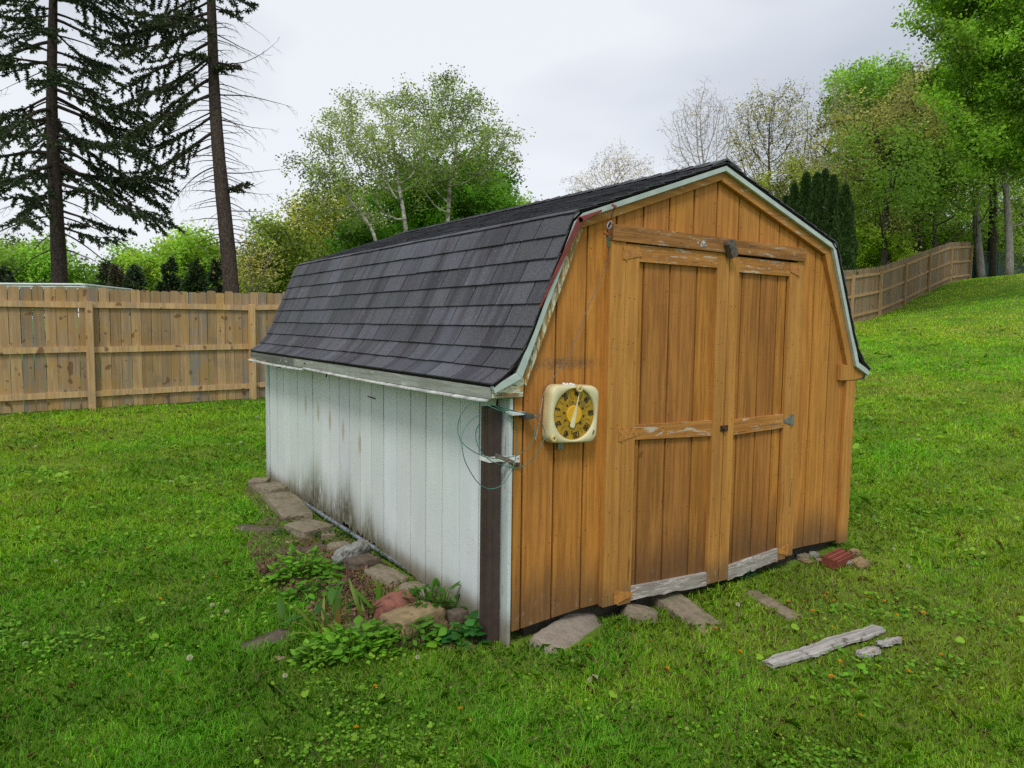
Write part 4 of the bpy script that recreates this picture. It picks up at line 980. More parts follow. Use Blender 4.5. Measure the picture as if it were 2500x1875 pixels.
def ell(rng, n, E, cl=.38, per=13):
    if cl:        # clumps of twigs with gaps between them
        c = ell(rng, max(8, n//per), E, 0); m = max(8, n//per); k = rng.integers(0, m, n); s = cl*rng.uniform(.6, 1.25, m)
        return c[k]+rng.normal(size=(n, 3))*(s[k][:, None])*np.array([1, 1, .75])
    w = np.array([e[3]*e[4]*e[5]*(e[6] if len(e) > 6 else 1) for e in E]); k = rng.choice(len(E), n, p=w/w.sum()); E = np.array([e[:6] for e in E])[k]
    d = rng.normal(size=(n, 3)); d /= np.linalg.norm(d, axis=1)[:, None]; return E[:, :3]+E[:, 3:]*d*(rng.random(n)**.42)[:, None]
def crown(px, py, rx, ry, depth, fl=1., w=1):          # an ellipsoid of foliage standing at that place, sizes from the picture and distance
    c = at(px, py, depth); m = depth/FPX; return (c[0], c[1], c[2], rx*m, rx*m*fl, ry*m, w)
def tree(name, label, cat, seed, basepx, depth, E, natt, leaves, lsize, lcol, barkm=None, step=.38, kill=.5, trunk_h=2., rt=.010, spread=.28, group=None, stems=None, basexy=None, var=.22, droop=.1, thin=0., p=2.3, col2=None, bark_t=1., clump=.42):
    rng = np.random.default_rng(seed)
    b = at(basepx, 700, depth) if basexy is None else np.array([*basexy, 0]); gz = hz(min(max(b[0], -60), 100), min(b[1], 80)); base = np.array([b[0], b[1], gz-.1])
    root = wroot(name, tuple(base), label, cat, group); A = ell(rng, natt, E, clump*depth/32); A = A[A[:, 2] > gz+.4]
    N, par = colonize(rng, base, trunk_h, A, step, kill, 6., stems)
    r, kids = tree_radii(N, par, rt, p); r[0] *= 1.25
    V, F = segs(N, par, r, 5); tc_ = np.repeat(rng.uniform(.8, 1.15, (len(V)//10, 1)), 10, 0)*np.ones((1, 3))*bark_t
    npmesh('trunk', V, F, tc_, barkm or m_bark, root, smooth=True)
    tips = np.where(r < rt*2.2)[0]; tips = tips[tips > 3]
    # fine twigs
    n = len(tips)*3; q = N[rng.choice(tips, n)]; d = rng.normal(size=(n, 3)); d[:, 2] += .3; d /= np.linalg.norm(d, axis=1)[:, None]; l_ = spread*rng.uniform(.8, 2.2, n)[:, None]
    e = np.cross(d, rng.normal(size=(n, 3))); e /= np.linalg.norm(e, axis=1)[:, None]; rr = rt*.55
    Vt = np.stack([q-e*rr, q+e*rr, q+d*l_], 1).reshape(-1, 3); Ft = (np.arange(n)*3)[:, None]+np.arange(3)[None]
    npmesh('twigs', Vt, Ft, np.ones((len(Vt), 3))*bark_t, barkm or m_bark, root)
    if leaves:
        keep = tips if not thin else tips[rng.random(len(tips)) > thin]
        k = rng.choice(keep, leaves); cl = rng.normal(size=len(N)); P = N[k]+rng.normal(size=(leaves, 3))*spread*np.array([1, 1, .8])
        C = leaf_cols(rng, leaves, lcol, var, cl[k])
        if col2 is not None: m = (np.sin(P[:, 0]*1.1)+np.sin(P[:, 2]*1.7+1)+rng.normal(size=leaves)*.8) > .6; C[m] = leaf_cols(rng, int(m.sum()), col2, var)
        V, F, C = leaf_quads(rng, P, lsize, C, droop); npmesh('crown', V, F, C, m_leaf, root)
    return root
LIFT = np.array([1.95, 1.72, 2.0])
G1, G2, G3 = (.075, .19, .018), (.115, .255, .022), (.055, .135, .018)
GOLD, OLIVE, TANL, PALE = (.30, .30, .045), (.15, .18, .03), (.34, .30, .13), (.30, .33, .16)
c_ = crown
tree('birch_tree', 'tall white-limbed birch with airy pale leaves behind the shed roof', 'tree', 1, 1015, 24,
     [c_(840, 345, 75, 80, 24), c_(925, 285, 85, 70, 24), c_(1075, 285, 105, 75, 25), c_(1185, 375, 75, 85, 24), c_(785, 430, 60, 55, 23), c_(990, 400, 150, 90, 24, .8), c_(1230, 340, 35, 40, 24), c_(760, 500, 40, 60, 23), c_(870, 470, 90, 70, 24)],
     2600, 34000, .058, (.12, .20, .045), m_birch, .30, .36, 1.5, .010, .16, stems=[(-.42, .05, 4.2), (-.12, 0, 4.6), (.28, .1, 4.6)], basexy=tuple(at(1020, 700, 24)[:2]), var=.3, col2=(.18, .27, .08))
tree('maple_tree', 'dense mid green round tree behind the birch', 'tree', 2, 1100, 29, [c_(1080, 520, 170, 120, 29), c_(1120, 450, 110, 70, 29), c_(960, 590, 110, 80, 29), c_(1210, 530, 85, 70, 29), c_(900, 600, 70, 60, 28)], 1800, 60000, .10, G1, step=.45, kill=.6, spread=.27)
tree('golden_tree', 'yellow-green tree with thin upper twigs left of the birch', 'tree', 3, 800, 31, [c_(800, 560, 80, 90, 31), c_(770, 590, 70, 60, 31), c_(840, 500, 55, 45, 31, 1, .7), c_(730, 600, 40, 40, 31)], 1100, 15000, .09, (.22, .28, .045), step=.4, spread=.3, thin=.15)
tree('linden_tree', 'deep olive tree touching the rear corner of the shed roof', 'tree', 4, 690, 29, [c_(690, 620, 50, 55, 29), c_(650, 650, 40, 35, 29), c_(720, 660, 45, 40, 29)], 900, 14000, .09, (.14, .22, .035), step=.4, spread=.28)
tree('young_tree', 'sparse yellowish sapling right of the leaning bare spruce', 'tree', 5, 625, 27, [c_(625, 650, 35, 50, 27), c_(600, 665, 25, 35, 27)], 420, 1600, .07, (.34, .34, .10), m_bark_grey, step=.3, kill=.35, spread=.22, trunk_h=1)
tree('round_tree', 'light green round-headed tree between the two tall spruces', 'tree', 6, 458, 33, [c_(458, 645, 62, 52, 33), c_(458, 680, 80, 50, 33)], 1100, 30000, .11, (.16, .30, .035), step=.45, spread=.3)
tree('broadleaf_tree', 'mid green tree low behind the fence right of the left spruce trunk', 'tree', 7, 340, 38, [c_(345, 690, 70, 50, 38), c_(300, 700, 60, 40, 38)], 900, 22000, .12, (.10, .21, .03), step=.5, spread=.33)
tree('broadleaf_tree', 'bright green tree low behind the fence just left of the left spruce trunk', 'tree', 8, 105, 34, [c_(105, 655, 50, 45, 34), c_(70, 690, 70, 40, 34), c_(180, 690, 50, 40, 34)], 900, 16000, .12, (.12, .25, .03), step=.5, spread=.33)
tree('broadleaf_tree', 'hazy green tree at the left border of the picture behind the fence', 'tree', 9, 15, 36, [c_(15, 680, 50, 40, 36), c_(60, 650, 30, 40, 36)], 700, 12000, .12, (.12, .21, .05), step=.5, spread=.33)
tree('broadleaf_tree', 'yellow-green tree between the round tree and the right leaning spruce', 'tree', 10, 590, 40, [c_(600, 690, 80, 40, 40), c_(400, 705, 70, 30, 40), c_(520, 710, 60, 30, 40)], 900, 18000, .13, (.14, .24, .035), step=.5, spread=.35)
tree('broadleaf_tree', 'thin pale green treetop right of the dense round tree above the roof', 'tree', 12, 1260, 33, [c_(1245, 525, 50, 45, 33), c_(1280, 560, 40, 30, 33)], 700, 6000, .08, (.16, .27, .06), step=.4, spread=.25)
BT = (.62, .50, .44)
tree('bare_tree', 'small leafless grey-pink tree top above the middle of the roof', 'tree', 13, 1490, 37, [c_(1515, 420, 55, 48, 37), c_(1445, 452, 45, 28, 37)], 3600, 3500, .05, (.30, .28, .18), m_bark_grey, step=.26, kill=.28, trunk_h=2.5, rt=.0055, spread=.16, clump=.25, bark_t=1.5)
tree('bare_tree', 'large leafless grey tree directly behind the roof peak', 'tree', 14, 1735, 36, [c_(1712, 305, 66, 78, 36), c_(1685, 380, 48, 45, 36), c_(1745, 385, 45, 55, 36)], 6500, 1800, .05, (.3, .28, .2), m_bark_grey, step=.26, kill=.27, trunk_h=3, rt=.0055, spread=.16, clump=.25, bark_t=1.5)
tree('budding_tree', 'tall thin-leaved tree with yellow buds right of the big bare tree', 'tree', 15, 1850, 37, [c_(1885, 282, 66, 58, 37), c_(1835, 385, 50, 85, 37), c_(1925, 410, 60, 90, 37)], 4800, 11000, .065, (.19, .21, .06), m_bark, step=.3, kill=.32, trunk_h=3, rt=.0075, spread=.22, thin=.3, clump=.3)
tree('budding_tree', 'bare pale upright tree between the budding tree and the bright green one', 'tree', 16, 2035, 40, [c_(2035, 290, 45, 90, 40), c_(2010, 420, 60, 70, 40)], 2600, 3500, .05, (.22, .24, .12), m_bark_grey, step=.3, kill=.32, trunk_h=3, rt=.006, spread=.2, clump=.3, bark_t=1.3)
tree('bright_tree', 'bright green domed tree top left of the huge overhanging tree', 'tree', 17, 2140, 44, [c_(2130, 235, 95, 75, 44), c_(2190, 280, 90, 80, 44), c_(2090, 290, 50, 40, 44)], 1600, 26000, .13, (.12, .25, .03), step=.5, kill=.6, trunk_h=5, spread=.30, rt=.016, clump=.5)
tree('oak_tree', 'spreading oak with tan young leaves and crooked dark limbs', 'tree', 18, 2230, 36, [c_(2180, 330, 130, 55, 36), c_(2260, 250, 90, 60, 36), c_(2110, 390, 70, 50, 36), c_(2330, 380, 110, 60, 36), c_(2200, 440, 60, 50, 36), c_(2420, 400, 90, 50, 36)], 2300, 26000, .095, (.19, .225, .06), m_bark, step=.42, kill=.5, trunk_h=3.2, rt=.022, spread=.24, thin=.25, p=2.15)
tree('overhanging_tree', 'huge fresh green tree leaning in at the top right corner', 'tree', 19, 2463, 23, [c_(2420, 60, 170, 120, 23, .8), c_(2500, 200, 190, 120, 23, .8), c_(2350, 150, 100, 90, 22, .8), c_(2440, 330, 110, 90, 23, .8), c_(2560, 350, 120, 110, 23), c_(2300, 60, 70, 60, 22), c_(2500, -80, 260, 120, 23), c_(2330, 230, 60, 50, 22)],
     3400, 105000, .085, (.12, .25, .022), m_bark, step=.38, kill=.48, trunk_h=4.5, rt=.010, spread=.21, droop=.5, var=.25, basexy=tuple(at(2780, 620, 25)[:2]))
# the wood behind the climbing fence, every tree its own thing
woods = [(1930, 36, 520, 90, 110, (.13, .20, .035), 'olive green tree just right of the roof peak, behind the arborvitaes'), (2010, 46, 500, 90, 120, (.16, .24, .045), 'pale olive tree in the wood behind the tallest arborvitae'),
         (2100, 42, 560, 75, 130, (.10, .22, .025), 'fresh green forest tree beside the right flank of the arborvitaes'), (2105, 35, 640, 60, 70, (.15, .30, .03), 'low bright maple thicket tree above the lowest part of the climbing fence'),
         (2170, 40, 600, 80, 100, (.08, .18, .022), 'darker green forest tree behind the middle of the climbing fence'), (2230, 38, 640, 75, 70, (.10, .22, .025), 'low leafy tree with two crooked dark stems behind the climbing fence'),
         (2290, 44, 520, 90, 130, (.09, .19, .025), 'tall shaded forest tree behind the oak limbs'), (2350, 40, 620, 80, 80, (.07, .15, .02), 'deep green tree above the end post of the climbing fence'),
         (2420, 46, 560, 90, 120, (.09, .18, .03), 'forest tree behind the chain-link fence, left of the grey trunk'), (2500, 44, 600, 80, 100, (.08, .17, .025), 'forest tree at the right border above the lawn crest'),
         (2200, 52, 420, 120, 130, (.13, .19, .05), 'far hazy green tree behind the oak'), (2380, 54, 440, 120, 140, (.10, .17, .035), 'far tall tree behind the huge overhanging tree'), (2060, 55, 430, 90, 110, (.17, .23, .06), 'far pale tree left of the oak')]
for i, (px, dp_, py, rx, ry, col, lb) in enumerate(woods):
    bx_ = at(px, 700, dp_); m = dp_/FPX
    tree('forest_tree', lb, 'tree', 60+i, px, dp_, [c_(px, py, rx, ry, dp_), c_(px-rx*.5, py+ry*.5, rx*.7, ry*.5, dp_), c_(px+rx*.5, py+ry*.3, rx*.7, ry*.6, dp_)], 600, 12500 if dp_ < 50 else 6000, .105, tuple(np.array(col)*np.array([1.3, 1.15, 1.1])), step=.5, kill=.62, trunk_h=2.2, rt=.020, spread=.27, clump=.5, bark_t=.7, group='trees of the wood behind the climbing fence', var=.28)
for i, (px, dp_, y0, r0, lb) in enumerate(((2463, 33, 330, .19, 'straight tall grey trunk right of the climbing fence end'), (2150, 33, 420, .17, 'leaning dark trunk behind the middle of the climbing fence'), (2392, 36, 380, .22, 'broad grey trunk left of the straight tall one'), (2290, 35, 430, .12, 'thin dark trunk in the wood below the oak limbs'))):
    b0_ = at(px, 700, dp_); gz = hz(b0_[0], b0_[1]); top = at(px+(-12 if i != 1 else 26), y0, dp_); rng = np.random.default_rng(90+i); K = 12
    P = [b0_*(1-t)+top*t+np.array([math.sin(t*5+i)*.12, 0, 0]) for t in np.linspace(0, 1, K)]; P = [np.array([p[0], p[1], gz-.2+(top[2]-gz+.2)*t]) for p, t in zip(P, np.linspace(0, 1, K))]
    rt_ = wroot('tree', tuple(P[0]), lb, 'tree', 'tall trunks in the wood'); b = MB(); b.tube(P, [r0*(1-.55*k/(K-1)) for k in range(K)], 10)
    for k in range(7):
        q = Vector(P[4+k % 8]); d = Vector((rng.normal(), rng.normal(), .5)).normalized(); b.tube([q, q+d*.8, q+d*1.5+Vector((0, 0, .4)), q+d*2.3+Vector((0, 0, .5))], [.05, .04, .03, .012], 6)
    b.build('trunk', m_bark_grey if i in (0, 2) else m_bark, rt_, smooth=True)
    P2 = np.array([P[-1]+rng.normal(size=3)*np.array([1.5, 1.5, 1.2]) for _ in range(60)]); P2 = np.repeat(P2, 130, 0)+rng.normal(size=(7800, 3))*.35
    V, F, C = leaf_quads(rng, P2, .11, leaf_cols(rng, len(P2), (.11, .22, .03)), .2); npmesh('crown', V, F, C, m_leaf, rt_)

# crooked dark oak trunks whose limbs show against the leaves
def zz3(x, y, d): return tuple(at(1500+x/1.843, y/1.843, d))
for lb, trunk_, limbs in (('crooked dark trunk forking above the middle of the climbing fence', ([(1222, 1190), (1232, 1080), (1222, 960), (1228, 860), (1205, 760), (1200, 660), (1172, 590), (1150, 520)], 34, .20),
          [([(1215, 700), (1290, 640), (1340, 560), (1400, 500)], .09), ([(1222, 880), (1160, 800), (1090, 740), (1040, 660)], .07), ([(1290, 1140), (1262, 1080), (1235, 1030)], .08), ([(1200, 650), (1120, 600), (1060, 600)], .06)]),
        ('dark oak with a long snaking horizontal limb above the fence end', ([(1700, 1110), (1705, 900), (1690, 780), (1660, 700), (1640, 560), (1600, 450)], 37, .22),
          [([(1690, 790), (1610, 745), (1540, 775), (1480, 770), (1430, 740), (1385, 715), (1330, 690), (1250, 668)], .13), ([(1430, 745), (1400, 700), (1470, 690), (1560, 730), (1610, 745)], .07), ([(1465, 885), (1450, 830), (1415, 770), (1385, 718)], .08), ([(1560, 860), (1565, 790), (1575, 760)], .06), ([(1660, 700), (1700, 620), (1790, 560)], .08)])):
    (tp_, dd_, rr_) = trunk_; q0 = np.array(zz3(*tp_[0], dd_)); rt_ = wroot('oak_tree', (q0[0], q0[1], hz(q0[0], q0[1])), lb, 'tree'); P = smooth([zz3(x, y, dd_) for x, y in tp_], 4); P = [Vector((P[0].x, P[0].y, hz(P[0].x, P[0].y)-.2))]+P
    b = MB(); b.tube(P, [rr_*(1-.7*k/len(P)) for k in range(len(P))], 9, (.55, .55, .55)); b.build('trunk', m_bark, rt_, smooth=True); tw = []
    for pl, r0_ in limbs:
        P = smooth([zz3(x, y, dd_-.4-.1*i) for i, (x, y) in enumerate(pl)], 5); b = MB(); b.tube(P, [r0_*(1-.65*k/len(P)) for k in range(len(P))], 7, (.55, .55, .55)); tw += P[3:]
        for k in range(4, len(P), 2):
            d = Vector((rnd.gauss(0, 1), rnd.gauss(0, .5), rnd.uniform(-.2, 1.2))).normalized(); q1 = P[k]+d*rnd.uniform(.5, 1.0); q2 = q1+(d+Vector((rnd.gauss(0, .5), 0, rnd.gauss(0, .5)))).normalized()*.6; b.tube([P[k], q1, q2], [.03, .018, .008], 5, (.55, .55, .55)); tw += [q1, q2, q2]
        b.build('limb', m_bark, rt_, smooth=True)
    rg = np.random.default_rng(len(tw)); C0 = np.array([tuple(p) for p in tw]); k = rg.integers(0, len(C0), 5200); P2 = C0[k]+rg.normal(size=(5200, 3))*.42+np.array([0, 0, .25]); V, F, C = leaf_quads(rg, P2, .09, leaf_cols(rg, 5200, (.17, .20, .06), .25, rg.normal(size=len(C0))[k]), .1); npmesh('crown', V, F, C, m_leaf, rt_)

# arborvitae columns
def arbor(seed, px, ytop, wpx, dp_, lb):
    rng = np.random.default_rng(seed); b = at(px, 700, dp_); gz = hz(b[0], b[1]); zt = at(px, ytop, dp_)[2]; h = zt-gz; R_ = wpx/2*dp_/FPX
    root = wroot('arborvitae', (b[0], b[1], gz), lb, 'evergreen', 'row of arborvitaes behind the roof'); n = 17000
    u = rng.random(n)**.8; a = rng.random(n)*2*np.pi; prof_ = np.minimum(1, (1-u)**.55*1.45)*np.minimum(1, .75+u*2); lump = 1+.14*np.sin(a*4+u*23+seed)+.1*np.sin(a*7-u*41)
    r = R_*prof_*lump*(1-.35*rng.random(n)**2); P = np.stack([b[0]+r*np.cos(a), b[1]+r*np.sin(a), gz+u*h*.97], 1)
    d = np.stack([np.cos(a)*.35, np.sin(a)*.35, np.full(n, .9)], 1)+rng.normal(size=(n, 3))*.28; d /= np.linalg.norm(d, axis=1)[:, None]; e = np.cross(d, rng.normal(size=(n, 3))); e /= np.linalg.norm(e, axis=1)[:, None]
    s = rng.uniform(.06, .13, n)[:, None]; V = np.stack([P, P+d*s*.6+e*s*.28, P+d*s*1.25, P+d*s*.6-e*s*.28], 1).reshape(-1, 3)
    C = np.repeat(leaf_cols(rng, n, (.042, .088, .018), .3), 4, 0); npmesh('foliage', V, (np.arange(n)*4)[:, None]+np.arange(4)[None], C, m_needle, root)
    k = MB(); k.tube([(b[0], b[1], gz-.1), (b[0], b[1], gz+h*.5), (b[0], b[1], gz+h*.93)], [.08, .05, .01], 6); k.build('trunk', m_bark, root)
for i, (px, yt, w, dp_, lb) in enumerate(((1909, 478, 38, 29, 'lowest arborvitae, leftmost of the row behind the roof edge'), (1929, 447, 42, 28.6, 'second arborvitae from the left of the row'), (1957, 420, 46, 28, 'third arborvitae from the left, narrow pointed top'),
        (1983, 421, 46, 27.2, 'fourth arborvitae from the left, beside the tallest'), (2002, 413, 40, 28.8, 'tallest arborvitae, standing behind its neighbours'), (2022, 427, 46, 26.6, 'arborvitae second from the right end of the row'), (2052, 452, 58, 25.8, 'broad rounded arborvitae at the right end of the row'))):
    arbor(200+i, px, yt, w, dp_, lb)

# small conifers
def conifer(seed, px, ytop, wpx, dp_, col, lb, n=9000):
    rng = np.random.default_rng(seed); b = at(px, 700, dp_); gz = hz(b[0], min(b[1], 80)); zt = at(px, ytop, dp_)[2]; h = zt-gz; R_ = wpx/2*dp_/FPX*1.35; col = tuple(np.array(col)*np.array([1.5, 1.65, 1.5]))
    root = wroot('small_spruce', (b[0], b[1], gz), lb, 'spruce', 'small dark spruces in the background'); k = MB(); k.tube([(b[0], b[1], gz-.1), (b[0], b[1], gz+h*.96)], [.09, .01], 6); k.build('trunk', m_bark, root)
    nb_ = 90; bu = rng.random(nb_)**.8; ba = rng.random(nb_)*6.28; bl = R_*(1-bu)**.8*rng.uniform(.75, 1.15, nb_)+.08; j = rng.choice(nb_, n, p=(bl/bl.sum())); t = rng.random(n)**.7
    r = t*bl[j]; lat = rng.normal(size=n)*.12*(1.2-t)*h*.12; P = np.stack([b[0]+r*np.cos(ba[j])-lat*np.sin(ba[j]), b[1]+r*np.sin(ba[j])+lat*np.cos(ba[j]), gz+bu[j]*h+.02*h-r*.12+rng.normal(size=n)*.05], 1)
    d = np.stack([np.cos(ba[j]), np.sin(ba[j]), np.full(n, .15)], 1)+rng.normal(size=(n, 3))*.5; d /= np.linalg.norm(d, axis=1)[:, None]; e = np.cross(d, rng.normal(size=(n, 3))); e /= np.linalg.norm(e, axis=1)[:, None]
    s = rng.uniform(.10, .2, n)[:, None]; V = np.stack([P, P+d*s*.5+e*s*.2, P+d*s, P+d*s*.5-e*s*.2], 1).reshape(-1, 3); npmesh('foliage', V, (np.arange(n)*4)[:, None]+np.arange(4)[None], np.repeat(leaf_cols(rng, n, col, .35), 4, 0), m_needle, root)
for i, a in enumerate(((12, 655, 60, 30, (.025, .042, .016), 'dark spruce cut by the left border'), (262, 642, 90, 31, (.035, .05, .018), 'dark brownish spruce left of the middle behind the fence'), (285, 655, 60, 29, (.06, .055, .025), 'reddish brown tinged young spruce'), (330, 650, 75, 29, (.028, .048, .024), 'bluish dark spruce low behind the fence'),
        (415, 632, 70, 29, (.024, .042, .018), 'dark spruce under the round light green tree'), (478, 640, 85, 29, (.035, .06, .018), 'greener spruce in front of the round tree'), (530, 640, 52, 27, (.032, .052, .032), 'grey-green spruce touching the leaning trunk'), (2392, 600, 60, 40, (.05, .075, .055), 'blue-green spruce beyond the fence end post'),
        (2440, 612, 70, 42, (.035, .055, .03), 'dark spruce behind the chain-link fence'), (2310, 610, 70, 41, (.035, .06, .028), 'dark spruce behind the climbing fence'), (685, 640, 70, 31, (.05, .08, .02), 'olive pine beside the shed roof corner'))):
    conifer(300+i, *a)

# the two tall spruces behind the fence
def spruce(seed, bx_, tx, ytop_m, dp_, brs, dead, lb, r0, ncol=(.030, .052, .022)):
    rng = np.random.default_rng(seed); b = at(bx_, 700, dp_); gz = hz(b[0], b[1]); t1 = at(tx, 0, dp_); h1 = t1[2]-gz; side = np.array([_rt[0], _rt[1], 0]); fwd = np.array([FW[0], FW[1], 0]); fwd /= np.linalg.norm(fwd)
    root = wroot('tall_spruce', (b[0], b[1], gz), lb, 'spruce', 'tall spruces behind the left fence')
    def tr(z): t = (z-gz)/h1; return np.array([b[0], b[1], 0])*(1-t)+np.array([t1[0], t1[1], 0])*t+np.array([.05*math.sin(z*.7), 0, z])
    K = 34; zs = np.linspace(gz-.2, ytop_m, K); P = [tuple(tr(z)) for z in zs]; k = MB(); rr = [r0*(1-.80*max(0, (z-gz))/(ytop_m-gz))*(1+.18*math.exp(-max(0, z-gz)*1.4)) for z in zs]
    k.tube(P, [r*rng.uniform(.965, 1.035) for r in rr], 14); k.build('trunk', m_spbark, root, smooth=True)
    rad = lambda z: r0*(1-.93*(z-gz)/(ytop_m-gz))
    N = []; PA = []; R_ = []; NV = []; ND = []; 
    def limb(p, d, l_, r, droop, lift, n):
        pts = [p]; d = d/np.linalg.norm(d)
        for i in range(n):
            t = (i+1)/n; d = d+np.array([0, 0, -droop/n*(1-t*1.1)+lift/n*t])+rng.normal(size=3)*.05; d /= np.linalg.norm(d); pts.append(pts[-1]+d*l_/n)
        return pts
    def addl(pts, r):
        i0 = len(N)
        for i, q in enumerate(pts): N.append(q); PA.append(i0+i-1 if i else -1); R_.append(r*(1-.85*i/(len(pts)-1)))
    for (z, az, l_, pitch, droop, lift) in brs:
        d = side*math.cos(az)+fwd*math.sin(az); p = tr(z); d0 = d*math.cos(pitch)+np.array([0, 0, math.sin(pitch)]); n = max(6, int(l_/.22)); pts = limb(p+d*rad(z)*.5, d0, l_, .03, droop, lift, n); addl(pts, .016+.011*l_)
        for i in range(1, n+1):
            f = i/n; q = pts[i]; t = pts[i]-pts[i-1]; t /= np.linalg.norm(t); s_ = np.cross(t, [0, 0, 1.]); s_ /= np.linalg.norm(s_)+1e-9
            if f < .16: continue
            for sg in (-1, 1):
                tl = l_*(.10+.20*math.sin(math.pi*min(1, f*.85+.12)))*rng.uniform(.6, 1.25)+.10
                if rng.random() < (.22 if f > .25 else .6): continue
                td = t*.75+s_*sg*rng.uniform(.6, 1.0)+np.array([0, 0, -.28+rng.normal()*.18]); m = max(3, int(tl/.11)); tp_ = limb(q, td, tl, .006, .3, .0, m); addl(tp_, .007)
                dens = max(2, int(tl/.018))
                for kk in range(dens):
                    u = kk/dens*m; a_ = int(u); w_ = tp_[a_]*(1-(u-a_))+tp_[min(a_+1, m)]*(u-a_); tt = tp_[min(a_+1, m)]-tp_[a_]; tt = tt/(np.linalg.norm(tt)+1e-9)
                    for _ in range(3): NV.append(w_); ND.append(tt*.7+rng.normal(size=3)*.62)
            for _ in range(6): NV.append(q+rng.normal(size=3)*.03); ND.append(t*.8+rng.normal(size=3)*.6)
    for (z, az, l_, pitch, droop, lift) in dead:
        d = side*math.cos(az)+fwd*math.sin(az); d0 = d*math.cos(pitch)+np.array([0, 0, math.sin(pitch)]); n = max(5, int(l_/.16)); pts = limb(tr(z)+d*rad(z)*.5, d0, l_, .02, droop, lift, n); addl(pts, .007+.007*l_)
        for i in range(2, n+1):
            for sg in (-1, 1):
                if rng.random() < .45: continue
                t = pts[i]-pts[i-1]; t /= np.linalg.norm(t); s_ = np.cross(t, [0, 0, 1.]); s_ /= np.linalg.norm(s_)+1e-9; tl = l_*rng.uniform(.07, .22)+.08
                tp_ = limb(pts[i], t*.7+s_*sg*.7+np.array([0, 0, -.35+rng.normal()*.3]), tl, .004, .5, 0, 4); addl(tp_, .0045)
                if l_ > 1.2:
                    for j in (2, 3): addl(limb(tp_[j], tp_[j]-tp_[j-1]+rng.normal(size=3)*.12, tl*.5, .003, .8, 0, 3), .003)
    N = np.array(N); PA = np.array(PA); R_ = np.array(R_); ok = np.where(PA >= 0)[0]
    Nx = np.vstack([N[:1], N]); # segs expects index 0 as root
    par = np.concatenate([[-1], PA+1]); keep = np.concatenate([[False], PA >= 0]); idx = np.where(keep)[0]
    a, c = Nx[par[idx]], Nx[idx]; rr_ = np.concatenate([[0], R_]); ra, rb_ = rr_[par[idx]], rr_[idx]; t = c-a; t /= np.linalg.norm(t, axis=1)[:, None]+1e-9; ref = np.where(np.abs(t[:, 2:3]) > .9, np.array([[1., 0, 0]]), np.array([[0, 0, 1.]])); u = np.cross(t, ref); u /= np.linalg.norm(u, axis=1)[:, None]; w = np.cross(t, u)
    kk = 4; an = 2*np.pi*np.arange(kk)/kk; off = u[:, None]*np.cos(an)[None, :, None]+w[:, None]*np.sin(an)[None, :, None]
    V = np.concatenate([a[:, None]+off*ra[:, None, None], c[:, None]+off*rb_[:, None, None]], 1).reshape(-1, 3); o = (np.arange(len(idx))*2*kk)[:, None]; q = np.arange(kk)[None]
    npmesh('branches', V, np.stack([o+q, o+(q+1) % kk, o+kk+(q+1) % kk, o+kk+q], 2).reshape(-1, 4), np.ones_like(V)*.9, m_spbark, root)
    NV = np.array(NV); ND = np.array(ND); ND /= np.linalg.norm(ND, axis=1)[:, None]; n = len(NV); e = np.cross(ND, rng.normal(size=(n, 3))); e /= np.linalg.norm(e, axis=1)[:, None]+1e-9; s = rng.uniform(.06, .115, n)[:, None]
    V = np.stack([NV-e*.010, NV+e*.010, NV+ND*s*.6+e*.016, NV+ND*s, NV+ND*s*.6-e*.016], 1).reshape(-1, 3); F = (np.arange(n)*5)[:, None]+np.arange(5)[None]
    npmesh('needles', V, F, np.repeat(leaf_cols(rng, n, ncol, .4), 5, 0), m_needle, root); return n
r_ = np.random.default_rng(77); mA = 19/FPX
def zpx(y, dp_=19): return at(1250, y, dp_)[2]
brA = []; dA = []
for i in range(58):
    y = 560-i*15+r_.uniform(-14, 14); z = zpx(y); az = i*2.4+r_.uniform(-.9, .9); l_ = 2.9*r_.uniform(.35, 1.1)
    if y > 440: l_ *= .55+.4*(math.cos(az) > 0)
    if z < 13.2: brA.append((z, az, max(.5, l_), -.05+r_.uniform(-.3, .25), .7+r_.uniform(-.2, .5), .9+r_.uniform(-.3, .5)))
for y, l_ in ((520, 2.9), (470, 3.1), (430, 2.9), (400, 3.0), (330, 3.0), (290, 2.6), (250, 2.7), (120, 2.3)): brA.append((zpx(y-60), r_.uniform(-.3, .35), l_, -.32, .55, .8))
for y in (640, 600, 560, 520, 470, 400, 330, 280, 200, 120): 
    for s_ in (0, math.pi): dA.append((zpx(y-20), s_+r_.uniform(-.6, .6), r_.uniform(1.2, 2.6), r_.uniform(-.3, .1), r_.uniform(.5, 1.2), .1))
spruce(401, 137, 127, 14.5, 19, brA, dA, 'dark full-branched tall spruce nearest the left border', .215, (.042, .070, .026))
brB = []; dB = []
